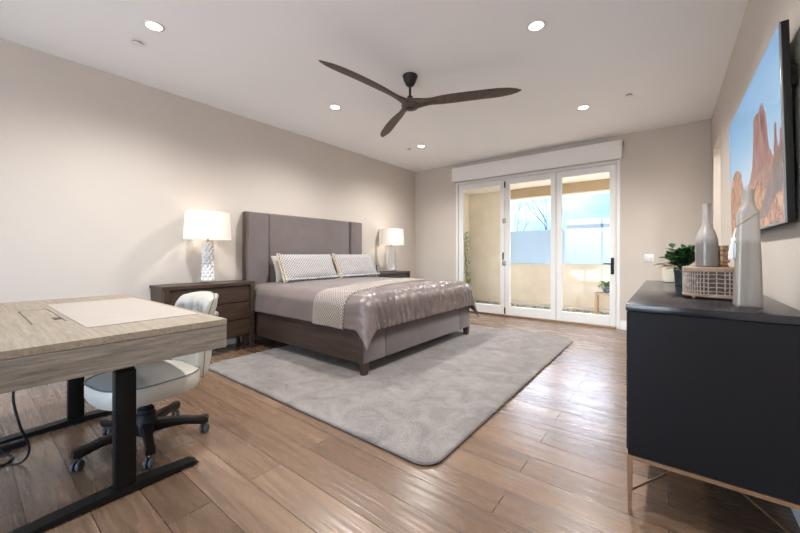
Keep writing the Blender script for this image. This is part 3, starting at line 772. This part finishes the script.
def table_lamp(x, y, z, label):
    t = thing('table_lamp', label, 'lamp', (x, y, z), 0, 'matching white bedside lamps')
    MB().box((-0.065, -0.065, 0.0), (0.065, 0.065, 0.035), 0.004).build('foot', M_acryl, t)
    b = MB(); n = 8; rows = 12; rings = []
    for k in range(rows + 1):
        r = 0.071 * (1 - 0.14 * k / rows); zz = 0.036 + 0.46 * k / rows
        rings.append([b.bm.verts.new((r * math.cos(2 * PI * (j + .5 * (k % 2)) / n), r * math.sin(2 * PI * (j + .5 * (k % 2)) / n), zz)) for j in range(n)])
    def facet(vs, sink=0.80):
        c = sum((v.co for v in vs), Vector()) / len(vs); nv = b.bm.verts.new((c.x * sink, c.y * sink, c.z))
        for i in range(len(vs)): b.bm.faces.new((vs[i], vs[(i + 1) % len(vs)], nv))
    for k in range(rows - 1):           # diamonds with a sunk centre
        for j in range(n):
            lo, hi = rings[k][j], rings[k + 2][j]
            if k % 2 == 0: l_, r_ = rings[k + 1][(j - 1) % n], rings[k + 1][j]
            else: l_, r_ = rings[k + 1][j], rings[k + 1][(j + 1) % n]
            facet([lo, r_, hi, l_], 0.78)
    for j in range(n):
        b.bm.faces.new((rings[0][j], rings[0][(j + 1) % n], rings[1][j]))
        b.bm.faces.new((rings[rows][j], rings[rows - 1][j], rings[rows][(j + 1) % n]))
    b.bm.faces.new(list(reversed(rings[0]))); b.bm.faces.new(rings[-1])
    b.build('column', M_ceram, t, smooth=False)
    MB().lathe([(0.018, 0.495), (0.018, 0.505), (0.008, 0.51), (0.008, 0.60), (0.016, 0.605), (0.016, 0.64)], n=16).build('neck', M_brass, t)
    zs0, zs1 = 0.525, 0.845
    sh = MB(); sh.lathe([(0.255, zs0), (0.238, zs1), (0.234, zs1), (0.251, zs0), (0.255, zs0)], n=48, cap0=False, cap1=False)
    sd = sh.build('lamp_shade', M_shade, t)
    b = MB()
    for a in range(3):
        c = math.cos(a * 2 * PI / 3), math.sin(a * 2 * PI / 3); b.tube([(0, 0, 0.82), (c[0] * 0.235, c[1] * 0.235, 0.825)], 0.0025, 5)
    b.tube([(0, 0, .62), (0.05, 0, .67), (0.05, 0, .77), (0, 0, .822)], 0.0025, 5); b.lathe([(0.001, .845), (0.012, .84), (0.010, .82), (0.004, .815)], n=12)
    b.build('harp', M_brass, sd)
    MB().ball((0, 0, 0.69), 0.032, sz=1.25).build('bulb', M_bulb, t)
    l = bpy.data.lights.new('bulb_light', 'POINT'); l.energy = LAMP_W; l.color = (1.0, 0.86, 0.70); l.shadow_soft_size = 0.045
    lo = bpy.data.objects.new('bulb_light', l); COL.objects.link(lo); lo.parent = t; lo.location = (0, 0, 0.69)
table_lamp(-4.37, 1.85, 0.85, 'lit white lamp with faceted column on the nightstand nearer the desk')
table_lamp(-4.37, 5.33, 0.85, 'lit white lamp with faceted column on the far nightstand')
t = thing('small_bottle', 'tiny dark bottle with a thin neck beside the far bedside lamp', 'bottle', (-4.30, 4.80, 0.85))
MB().lathe([(0.022, 0), (0.024, 0.01), (0.024, 0.06), (0.010, 0.085), (0.009, 0.11)], n=16).build('body', M_potd, t)
MB().lathe([(0.010, 0.11), (0.010, 0.145), (0.004, 0.15)], n=12).build('cap', M_plast, t)

# ------------------------------------------------------------------ desk
TX0, TX1, TY0, TY1, TZ = -3.75, -1.885, 0.09, 0.895, 0.85
dk = thing('standing_desk', 'weathered oak standing desk with thick apron and black steel T legs', 'desk', ((TX0 + TX1) / 2, (TY0 + TY1) / 2, 0))
DO = Vector(((TX0 + TX1) / 2, (TY0 + TY1) / 2, 0))
def D(x, y, z): return (x - DO.x, y - DO.y, z)
FX0, FX1, FY0, FY1 = -3.13, -2.49, 0.225, 0.352
b = MB()
b.box(D(TX0, TY0, TZ - 0.030), D(FX0, TY1, TZ)); b.box(D(FX1, TY0, TZ - 0.030), D(TX1, TY1, TZ))
b.box(D(FX0, TY0, TZ - 0.030), D(FX1, FY0, TZ)); b.box(D(FX0, FY1, TZ - 0.030), D(FX1, TY1, TZ))
bmesh.ops.remove_doubles(b.bm, verts=b.bm.verts, dist=1e-4)
b.build('desktop', M_oak, dk, smooth=False)
b = MB(); z0, z1 = TZ - 0.152, TZ - 0.033; th = 0.03
b.box(D(TX1 - th, TY0, z0), D(TX1 - .001, TY1, z1), .002, 1); b.build('end_apron', M_oakY, dk)
MB().box(D(TX0 + .001, TY0, z0), D(TX0 + th, TY1, z1), .002, 1).build('end_apron', M_oakY, dk)
MB().box(D(TX0 + th, TY1 - th, z0), D(TX1 - th, TY1 - .001, z1), .002, 1).build('side_apron', M_oak, dk)
MB().box(D(TX0 + th, TY0 + .001, z0), D(TX1 - th, TY0 + th, z1), .002, 1).build('side_apron', M_oak, dk)
MB().box(D(TX0 + th, TY0 + th, z0 + 0.01), D(TX1 - th, TY1 - th, z0 + 0.03)).build('underside', M_black, dk)
fl = MB().box(D(FX0 + 0.004, FY0 + 0.004, TZ - 0.02), D(FX1 - 0.004, FY1 - 0.004, TZ - 0.0005), .001, 1).build('cable_flap', M_oak, dk)
MB().box(D(-2.66, FY1 - 0.035, TZ - 0.001), D(-2.58, FY1 - 0.004, TZ + 0.0015)).build('finger_notch', M_gasket, fl)
for x in (-2.155, -3.315):
    b = MB(); b.box(D(x - 0.030, 0.472, 0.045), D(x + 0.030, 0.558, 0.62), 0.006); b.box(D(x - 0.024, 0.478, 0.60), D(x + 0.024, 0.552, z0 + 0.005), 0.004)
    lg = b.build('leg', M_black, dk)
    b = MB(); pts = [(0.10, 0.012), (0.13, 0.030), (0.47, 0.046), (0.56, 0.046), (0.82, 0.030), (0.85, 0.012)]
    b.loft([[D(x - 0.036, y, z) for y, z in pts] + [D(x - 0.036, y, 0.010) for y, z in reversed(pts)], [D(x + 0.036, y, z) for y, z in pts] + [D(x + 0.036, y, 0.010) for y, z in reversed(pts)]])
    ft = b.build('foot', M_black, lg, smooth=False)
    for y in (0.14, 0.81): MB().lathe([(0.022, 0.0), (0.022, 0.012)], D(x, y, 0), 16).build('glide', M_rubber, lg)
    MB().box(D(x - 0.05, 0.15, z0 - 0.012), D(x + 0.05, 0.84, z0 + 0.005), 0.003).build('bracket', M_black, lg)
MB().box(D(-3.285, 0.49, z0 - 0.03), D(-2.185, 0.54, z0 + 0.005), 0.003).build('crossbar', M_black, dk)
tag(MB().box((-3.36, 0.375, TZ), (-2.165, 0.865, TZ + 0.003), 0.001, 1).build('desk_mat', M_mat), 'large cream leather desk mat lying on the oak desk', 'desk mat')
def smooth_path(pts, n=8):
    pts = [Vector(p) for p in pts]; P = [pts[0]] + pts + [pts[-1]]; out = []
    for i in range(1, len(P) - 2):
        for k in range(n):
            t = k / n; a, b_, c, d = P[i - 1], P[i], P[i + 1], P[i + 2]
            out.append(0.5 * ((2 * b_) + (-a + c) * t + (2 * a - 5 * b_ + 4 * c - d) * t * t + (-a + 3 * b_ - 3 * c + d) * t ** 3))
    out.append(pts[-1]); return out
b = MB()
b.tube(smooth_path([(-2.85, 0.23, z0 + 0.012), (-2.85, 0.22, 0.58), (-2.87, 0.19, 0.42), (-2.83, 0.21, 0.26), (-2.86, 0.25, 0.10), (-2.92, 0.22, 0.008), (-3.0, 0.13, 0.008), (-3.1, 0.05, 0.008)]), 0.006, 8)
b.tube(smooth_path([(-3.22, 0.14, 0.05), (-3.12, 0.16, 0.03), (-3.02, 0.20, 0.008), (-2.95, 0.12, 0.008), (-3.02, 0.05, 0.008), (-3.13, 0.10, 0.008), (-3.14, 0.20, 0.015)]), 0.005, 8)
tag(b.build('extension_cord', M_plast), 'black power cord hanging under the desk and coiling on the floor', 'cord')
t = thing('power_strip', 'black power strip on the floor by the far desk foot', 'power strip', (-3.2, 0.16, 0))
MB().box((-0.03, -0.11, 0), (0.03, 0.11, 0.035), 0.006).build('body', M_plast, t)
for k in range(3): MB().box((-0.018, -0.08 + .06 * k, 0.034), (0.018, -0.045 + .06 * k, 0.037), 0.001).build('outlet', M_rubber, t)

# ------------------------------------------------------------------ office chair
ch = thing('office_chair', 'cream tufted leather swivel chair with dark wooden star base under the desk', 'office chair', (-2.62, 0.735, 0), math.radians(8))
b = MB()
rings = []
for s, z in ((0.80, 0.325), (0.95, 0.332), (1.0, 0.36), (1.0, 0.415), (0.96, 0.44), (0.80, 0.455), (0.4, 0.462), (0.02, 0.463)):
    rings.append([(x, y, z) for x, y in superloop(0.265 * s, 0.275 * s, 2.9, 40, (0, 0.0))])
b.loft(rings); b.build('seat', M_leath, ch)
b = MB(); b.tube([(x, y, 0.440) for x, y in superloop(0.262, 0.272, 2.9, 48, (0, 0))] + [(0.262, 0, 0.440)], 0.004, 6); b.build('seat_piping', M_piping, ch)
# curved, rolled, tufted back
def backf(side, grow=0.0):
    def f(u, v):
        s = (u - .5) * 2; wz = 0.36 + 0.545 * v
        half = 0.185 + 0.022 * v - 0.02 * (1 - v)
        edge = max(0, 1 - abs(s) ** 6) * max(0, 1 - (abs(v - .5) * 2) ** 8)
        k = edge ** .5
        x = s * half * (1.0 if v < .85 else 1 - (v - .85) * 0.35)
        yc = 0.300 + 0.048 * v - 0.070 * s * s * (0.5 + .5 * v)
        roll = 0.045 * max(0, (v - .72) / .28) ** 1.5
        thick = 0.064 - 0.014 * v + 0.012 * math.sin(v * PI)
        if v > .72: thick += 0.012 * (v - .72) / .28
        tuft = 0
        if side < 0:
            for tu, tv in TUFTS:
                d2 = ((s - tu) * half) ** 2 + ((v - tv) * .5) ** 2; tuft += 0.030 * math.exp(-d2 / 0.0011)
            # pleats from the buttons
            tuft += 0.006 * (1 - abs(math.sin((s * half / 0.105) * PI + PI / 2))) * (1 if v > .45 else .3) * edge
        y = yc + roll + side * (thick - tuft) * k
        z = wz - 0.012 * abs(s) ** 3 * max(0, (v - .5) * 2) + 0.02 * (1 - s * s) * v
        return (x, y, z)
    return f
TUFTS = [(-.62, .80), (-.2, .80), (.2, .80), (.62, .80), (-.42, .60), (0, .60), (.42, .60), (-.62, .40), (-.2, .40), (.2, .40), (.62, .40)]
b = MB(); b.grid(backf(-1), 64, 56); b.grid(backf(1), 64, 56)
bmesh.ops.remove_doubles(b.bm, verts=b.bm.verts, dist=0.0008)
bk = b.build('backrest', M_leath, ch, angle=60)
f_ = backf(-1)
for tu, tv in TUFTS: MB().ball(Vector(f_(tu / 2 + .5, tv)) + Vector((0, -0.002, 0)), 0.011, sy=.6, u=10, v=6).build('button', M_leath, bk)
b = MB(); f0 = backf(0)
ed = [f0(0, k / 30) for k in range(31)] + [f0(k / 30, 1) for k in range(1, 31)] + [f0(1, 1 - k / 30) for k in range(1, 31)]
b.tube([(x, y + .004, z) for x, y, z in ed], 0.004, 6); b.build('welt', M_piping, bk)
b = MB(); b.lathe([(0.050, 0.065), (0.060, 0.075), (0.062, 0.15), (0.054, 0.165), (0.054, 0.195), (0.046, 0.20), (0.046, 0.225), (0.036, 0.23), (0.036, 0.255), (0.026, 0.26), (0.026, 0.31)], n=28)
b.build('gas_lift', M_plast, ch)
MB().box((-0.11, -0.12, 0.303), (0.11, 0.12, 0.328), 0.008).build('seat_plate', M_plast, ch)
for k, dg in enumerate((-92, -20, 52, 124, 196)):
    a = math.radians(dg); rot = Matrix.Rotation(a, 3, 'Z')
    prof = [(0.02, 0.075, 0.148, .030), (0.07, 0.078, 0.145, .029), (0.14, 0.088, 0.140, .026), (0.22, 0.090, 0.132, .024), (0.28, 0.078, 0.120, .024), (0.325, 0.070, 0.122, .026), (0.350, 0.078, 0.116, .022)]
    b = MB()
    b.loft([[rot @ Vector((r, s * w, z)) for s, z in ((-.9, z0_), (.9, z0_), (1, z0_ + .01), (1, z1_ - .01), (.75, z1_), (-.75, z1_), (-1, z1_ - .01), (-1, z0_ + .01))] for r, z0_, z1_, w in prof])
    arm = b.build('leg', M_espr, ch, angle=50)
    b = MB(); c = rot @ Vector((0.322, 0, 0)); ca = a + math.radians((40, -30, 70, 20, -60)[k])
    ax = Vector((-math.sin(ca), math.cos(ca), 0)); fw_ = Vector((math.cos(ca), math.sin(ca), 0))
    b.tube([c + Vector((0, 0, 0.05)), c + Vector((0, 0, 0.085))], 0.008, 8)
    wc = c + fw_ * 0.012
    for sg in (-1, 1):
        n = 20; rings = []
        for (o, r) in ((0.006, 0.020), (0.006, 0.0275), (0.012, 0.029), (0.020, 0.027), (0.024, 0.018), (0.025, 0.004)):
            rings.append([wc + ax * sg * o + Vector((0, 0, 0.029)) + (fw_ * math.cos(2 * PI * j / n) + Vector((0, 0, 1)) * math.sin(2 * PI * j / n)) * r for j in range(n)])
        b.loft(rings)
    b.build('caster', M_rubber, arm)

# ------------------------------------------------------------------ dresser
GX0, GX1, GY0, GY1 = -0.155, 0.42, 1.905, 3.72
GZ0, GZ1 = 0.275, 0.97
dr = thing('dresser', 'long black lacquer dresser on slender brass legs along the right wall', 'dresser', ((GX0 + GX1) / 2, (GY0 + GY1) / 2, 0))
GO = Vector(((GX0 + GX1) / 2, (GY0 + GY1) / 2, 0))
def G(x, y, z): return (x - GO.x, y - GO.y, z)
MB().box(G(GX0 + 0.004, GY0 + 0.004, GZ0), G(GX1, GY1 - 0.004, GZ1 - 0.034), 0.002, 1).build('body', M_dress, dr)
MB().box(G(GX0 - 0.004, GY0 - 0.002, GZ1 - 0.032), G(GX1 + 0.002, GY1 + 0.002, GZ1), 0.003, 2).build('top', M_dtop, dr)
ny = 3
for i in range(ny):
    ya = GY0 + 0.02 + i * (GY1 - GY0 - 0.04) / ny; yb = ya + (GY1 - GY0 - 0.04) / ny - 0.006
    for z0_, z1_ in ((GZ0 + 0.015, GZ0 + 0.225), (GZ0 + 0.231, GZ0 + 0.441), (GZ0 + 0.447, GZ1 - 0.04)):
        d = MB().box(G(GX0 - 0.002, ya, z0_), G(GX0 + 0.006, yb, z1_), 0.002, 1).build('drawer', M_dress, dr)
        MB().box(G(GX0 - 0.014, (ya + yb) / 2 - .07, z1_ - .018), G(GX0 - 0.001, (ya + yb) / 2 + .07, z1_ - .010), 0.002, 1).build('pull', M_brass, d)
b = MB(); rz0, rz1 = GZ0 - 0.018, GZ0 - 0.001
b.box(G(GX0, GY0, rz0), G(GX1, GY0 + 0.018, rz1)); b.box(G(GX0, GY1 - 0.018, rz0), G(GX1, GY1, rz1))
b.box(G(GX0, GY0 + .018, rz0), G(GX0 + 0.018, GY1 - .018, rz1)); b.box(G(GX1 - 0.018, GY0 + .018, rz0), G(GX1, GY1 - .018, rz1))
b.build('base_rail', M_bronze, dr, smooth=False)
ym = GY0 + 1.06
for x in (GX0 + 0.012, GX1 - 0.012):
    for y in (GY0 + 0.012, ym, GY1 - 0.012):
        b = MB(); b.loft([[G(x + s * 0.007, y + q * 0.007, 0) for s, q in ((-1, -1), (1, -1), (1, 1), (-1, 1))], [G(x + s * 0.012, y + q * 0.012, rz1 - 0.001) for s, q in ((-1, -1), (1, -1), (1, 1), (-1, 1))]])
        b.build('leg', M_bronze, dr)
b = MB(); zz = 0.106
b.tube([G(GX0 + .012, GY0 + .012, zz), G(GX1 - .012, ym, zz)], 0.005, 8); b.build('stretcher', M_bronze, dr)
b = MB(); b.tube([G(GX1 - .012, GY0 + .012, zz + .008), G(GX0 + .012, ym, zz + .008)], 0.005, 8); b.build('stretcher', M_bronze, dr)
b = MB(); b.tube([G(GX0 + .012, ym, zz), G(GX1 - .012, GY1 - .012, zz)], 0.005, 8); b.build('stretcher', M_bronze, dr)

# things standing on the dresser
tv_ = thing('tall_vase', 'tall tapered grey vase with twine and tassel at the near end of the dresser', 'vase', (0.272, 2.13, GZ1))
b = MB()
def sq(hw, hd, z, e=5): return [(x, y, z) for x, y in superloop(hw, hd, e, 36)]
b.loft([sq(.043, .036, 0), sq(.046, .039, .006), sq(.046, .039, .012), sq(.041, .036, .20), sq(.0345, .031, .40), sq(.033, .030, .415), sq(.027, .026, .432, 3), sq(.021, .021, .446, 2), sq(.0195, .0195, .49, 2), sq(.021, .021, .50, 2), sq(.022, .022, .510, 2), sq(.0175, .0175, .510, 2), sq(.016, .016, .46, 2)], True, True, True)
b.build('body', M_vase, tv_, angle=50)
b = MB()
loop = []
for k in range(41):
    a = 2 * PI * k / 40; e = 5; x, y = math.cos(a), math.sin(a)
    hw, hd = .0365, .033
    xn = math.copysign(abs(x) ** (2 / e), x); loop.append((hw * xn, hd * math.copysign(abs(y) ** (2 / e), y), .385 + .032 * xn))
b.tube(loop, 0.0022, 6); b.build('twine', M_twine, tv_)
b = MB(); b.tube([(-.038, -.006, .345), (-.043, -.008, .32), (-.045, -.008, .295)], 0.003, 6)
rr = random.Random(2)
b.ball((-.045, -.008, .292), .011)
for k in range(40):
    a = rr.uniform(0, 2 * PI); r = rr.uniform(0, .016); b.tube([(-.045 + .004 * math.cos(a), -.008 + .004 * math.sin(a), .29), (-.047 + r * .8 * math.cos(a), -.008 + r * .8 * math.sin(a), .25), (-.047 + r * math.cos(a), -.008 + r * math.sin(a), .205 + rr.uniform(0, .012))], .0016, 4)
b.build('tassel', M_white_t, tv_)

bx = thing('rattan_box', 'oblong woven cane box with wooden rims on the dresser', 'box', (0.188, 2.415, GZ1))
def stad(hw, hd, z, n=40): return [(x, y, z) for x, y in superloop(hw, hd, 3.2, n)]
HW, HD = 0.128, 0.082
b = MB(); b.loft([stad(HW - .004, HD - .004, .026), stad(HW - .004, HD - .004, .140)], True, True, True); b.build('lining', M_wick, bx)
b = MB(); n = 60
for row in range(5):          # woven rings and uprights
    z = .040 + .0215 * row
    ringp = [(x, y, z + .0012 * (1 if j % 2 else -1)) for j, (x, y) in enumerate(superloop(HW, HD, 3.2, n))]
    b.tube(ringp + [ringp[0]], 0.0024, 5)
pl = superloop(HW - .002, HD - .002, 3.2, n)
for j in range(n):
    x, y = pl[j]; b.tube([(x * 1.012, y * 1.012, .026), (x * 1.02, y * 1.02, .083), (x * 1.012, y * 1.012, .141)], 0.0028, 5)
b.build('weave', M_wickl, bx)
for z0_, z1_, nm in ((.140, .162, 'lid'), (.014, .026, 'base_rim')):
    b = MB(); b.loft([stad(HW + .004, HD + .004, z0_), stad(HW + .004, HD + .004, z1_ - .003), stad(HW + .001, HD + .001, z1_)], True, True, True); b.build(nm, M_twood, bx)
for sx in (-1, 1):
    for sy in (-1, 1): MB().lathe([(0.005, 0), (0.009, .004), (0.009, .012), (0.006, .015)], (sx * .085, sy * .052, 0), 12).build('foot', M_bronze, bx)
BT = GZ1 + .162
bo = thing('bottle_vase', 'grey and white glazed bottle vase with long neck on the cane box', 'vase', (0.156, 2.425, BT))
MB().lathe([(0.036, 0), (0.045, .003), (0.046, .012), (0.0465, .120), (0.044, .150), (0.034, .185), (0.021, .21), (0.016, .235), (0.0145, .30), (0.016, .325), (0.0175, .332), (0.013, .332), (0.011, .30)], n=40, cap1=True).build('body', M_bottle, bo)
cd = thing('candle_holder', 'small ornate brown candle holder behind the bottle vase on the cane box', 'candle holder', (0.218, 2.455, BT))
MB().lathe([(0.026, 0), (0.028, .006), (0.022, .012), (0.024, .03), (0.026, .05), (0.022, .075), (0.026, .10), (0.026, .112), (0.021, .112), (0.020, .09)], n=24).build('body', M_bronze, cd)
b = MB()
for k in range(3):
    for j in range(12):
        a = 2 * PI * (j + .5 * (k % 2)) / 12; b.ball((.0255 * math.cos(a), .0255 * math.sin(a), .03 + .03 * k), .0065, u=8, v=5)
b.build('beading', M_bronze, cd)

fp = thing('potted_plant', 'dark green leafy plant in a charcoal pot behind the cane box', 'plant', (0.075, 3.28, GZ1))
MB().lathe([(0.036, 0), (0.040, .004), (0.046, .09), (0.050, .10), (0.050, .112), (0.044, .112), (0.042, .095), (0.001, .095)], n=32, cap1=False).build('pot', M_potd, fp)
b = MB(); bs = MB(); rr = random.Random(21)
for k in range(20):
    a = 2 * PI * k / 20 + rr.uniform(-.2, .2); e = rr.uniform(.3, 1.5); l = rr.uniform(.10, .19)
    d = Vector((math.cos(a) * math.cos(e), math.sin(a) * math.cos(e), math.sin(e)))
    pts = [Vector((0, 0, .095)), Vector((0, 0, .10)) + d * l * .5 + Vector((0, 0, .02)), Vector((0, 0, .10)) + d * l]
    bs.tube(smooth_path(pts, 4), .0025, 5)
    for q in range(6):
        t_ = .35 + .13 * q; p = pts[0].lerp(pts[2], min(1, t_)) + Vector((0, 0, .015))
        dd = (d + Vector((rr.uniform(-.9, .9), rr.uniform(-.9, .9), rr.uniform(-.5, .4)))).normalized()
        leaf_shape(b, p, dd, Vector((0, 0, 1)), rr.uniform(.055, .085), rr.uniform(.040, .058), .25)
bs.build('stem', M_leaf, fp); b.build('foliage', M_leaf, fp, recalc=False)
cp = thing('potted_grass', 'cream pot of short dry grass at the far end of the dresser', 'plant', (0.02, 3.62, GZ1))
MB().lathe([(0.055, 0), (0.062, .004), (0.066, .03), (0.066, .125), (0.060, .125), (0.058, .11), (0.001, .11)], n=32, cap1=False).build('pot', M_cream, cp)
b = MB(); rr = random.Random(4)
for k in range(110):
    a = rr.uniform(0, 2 * PI); l = rr.uniform(.05, .13); r0 = rr.uniform(0, .05)
    p0 = Vector((r0 * math.cos(a), r0 * math.sin(a), .108)); sx = rr.uniform(.2, .9)
    p1 = p0 + Vector((math.cos(a) * l * sx * .4, math.sin(a) * l * sx * .4, l * .35)); p2 = p0 + Vector((math.cos(a) * l * sx, math.sin(a) * l * sx, l * .30 - .02 * sx))
    b.tube([p0, p1, p2], [.0016, .0016, .0006], 4)
b.build('grass', M_dry, cp)

# ------------------------------------------------------------------ wall television
TW, TH = 1.675, 0.915
tv = thing('television', 'large wall mounted flat television showing red desert rock buttes', 'television', (0.425, 3.135, 1.80))
tilt = Matrix.Rotation(math.radians(-1.3), 4, 'Y')
def V(u, v, d=0.0):     # picture coordinate (from the left, from below) -> point; d towards the room
    return tilt @ Vector((-0.018 - d, TW / 2 - u * TW, -TH / 2 + v * TH))
b = MB(); b.box((-0.016, -TW / 2, -TH / 2), (0.012, TW / 2, TH / 2), 0.004)
for v in b.bm.verts: v.co = tilt @ v.co
b.build('casing', M_plast, tv)
b = MB(); bw = 0.008
for (y0, y1, z0_, z1_) in ((-TW / 2, -TW / 2 + bw, -TH / 2, TH / 2), (TW / 2 - bw, TW / 2, -TH / 2, TH / 2), (-TW / 2 + bw, TW / 2 - bw, TH / 2 - bw, TH / 2), (-TW / 2 + bw, TW / 2 - bw, -TH / 2, -TH / 2 + .012)):
    b.box((-0.0205, y0, z0_), (-0.014, y1, z1_), .001, 1)
for v in b.bm.verts: v.co = tilt @ v.co
b.build('bezel', M_chrome, tv)
def screen_mat(name, stops, scale=(3, 3, 3), ns=6.0, dist=0.6, e=0.40, zgrad=None):
    m, nt, bb = newmat(name); setp(bb, (0.01, 0.01, 0.01), 0.25)
    if zgrad:
        v = coords(nt); sp = nt.nodes.new('ShaderNodeSeparateXYZ'); nt.links.new(v, sp.inputs[0])
        mr = nt.nodes.new('ShaderNodeMapRange'); mr.inputs[1].default_value, mr.inputs[2].default_value = zgrad
        nt.links.new(sp.outputs[2], mr.inputs[0]); f = mr.outputs[0]
    else:
        f = noise_n(nt, coords(nt, scale), ns, 7, 0.65, dist).outputs['Fac']
    nt.links.new(ramp(nt, f, stops), bb.inputs['Emission Color']); bb.inputs['Emission Strength'].default_value = e
    return m
mats = [screen_mat('picture sky', [(0, (0.46, 0.60, 0.72)), (0.45, (0.26, 0.47, 0.68)), (1, (0.13, 0.33, 0.58))], zgrad=(-0.15, 0.45)),
        screen_mat('picture plain', [(0.3, (0.30, 0.13, 0.09)), (0.7, (0.44, 0.22, 0.16))]),
        screen_mat('picture butte', [(0.36, (0.07, 0.035, 0.05)), (0.48, (0.25, 0.11, 0.10)), (0.62, (0.40, 0.21, 0.17))], (9, 9, 2.2), 3.0),
        screen_mat('picture scree', [(0.35, (0.22, 0.10, 0.08)), (0.65, (0.42, 0.22, 0.15))]),
        screen_mat('picture boulders', [(0.38, (0.05, 0.018, 0.012)), (0.47, (0.34, 0.14, 0.065)), (0.60, (0.60, 0.32, 0.17))], (3, 3, 4), 3.2, 1.4),
        screen_mat('picture shaded rock', [(0.35, (0.09, 0.065, 0.055)), (0.65, (0.26, 0.17, 0.13))], (5, 5, 5), 2.5),
        screen_mat('picture distant haze', [(0.3, (0.30, 0.35, 0.42)), (0.7, (0.34, 0.40, 0.47))])]
b = MB(); m0 = .006
def shape(i, pts, d):
    b.mi = i; b.poly([V(u, v, d) for u, v in pts])
def rough_edge(pts, amp, seed, n=5):
    rr = random.Random(seed); out = []
    for i in range(len(pts) - 1):
        for k in range(n):
            t_ = k / n; u = pts[i][0] + (pts[i + 1][0] - pts[i][0]) * t_; v = pts[i][1] + (pts[i + 1][1] - pts[i][1]) * t_
            out.append((u + rr.uniform(-amp, amp) * (k > 0), v + rr.uniform(-amp, amp) * (k > 0)))
    out.append(pts[-1]); return out
shape(0, [(m0, .012), (1 - m0, .012), (1 - m0, 1 - m0), (m0, 1 - m0)], .0026)
shape(6, [(m0, .30), (1 - m0, .30)] + list(reversed(rough_edge([(m0, .335), (.4, .345), (.7, .34), (1 - m0, .36)], .004, 1))), .0030)
shape(2, [(.90, .32)] + rough_edge([(.90, .37), (.912, .525), (.925, .54), (.940, .52), (.95, .38)], .004, 2, 3) + [(.96, .30)], .0034)
shape(2, [(.962, .30)] + rough_edge([(.965, .36), (.972, .475), (.985, .485), (1 - m0, .46)], .003, 3, 3) + [(1 - m0, .30)], .0034)
shape(3, [(.36, .10)] + rough_edge([(.40, .22), (.55, .40), (.62, .46), (.84, .44), (.93, .33), (1 - m0, .28)], .008, 4) + [(1 - m0, .10)], .0038)
shape(2, [(.575, .36)] + rough_edge([(.575, .42), (.605, .58), (.62, .71), (.64, .73), (.70, .725), (.715, .715), (.74, .745), (.775, .74), (.79, .69), (.815, .66), (.832, .52), (.855, .42)], .003, 5, 3) + [(.86, .35)], .0042)
shape(4, [(m0, .012)] + rough_edge([(m0, .30), (.07, .47), (.14, .525), (.22, .53), (.32, .47), (.37, .36), (.43, .24), (.52, .27), (.60, .33), (.70, .30), (.80, .22), (1 - m0, .20)], .010, 6) + [(1 - m0, .012)], .0046)
shape(5, [(.62, .05)] + rough_edge([(.70, .12), (.80, .22), (.90, .35), (1 - m0, .42)], .008, 7) + [(1 - m0, .18), (.90, .15), (.80, .07)], .0050)
b.build('screen', mats, tv, smooth=False, recalc=False)
MB().box((0.012, -0.32, -0.25), (0.030, 0.32, 0.25), 0.003).build('wall_bracket', M_black, tv)
for y in (-0.79, 0.79): MB().box((0.010, y - 0.02, 0.17), (0.030, y + 0.02, 0.26), 0.004).build('spacer', M_black, tv)
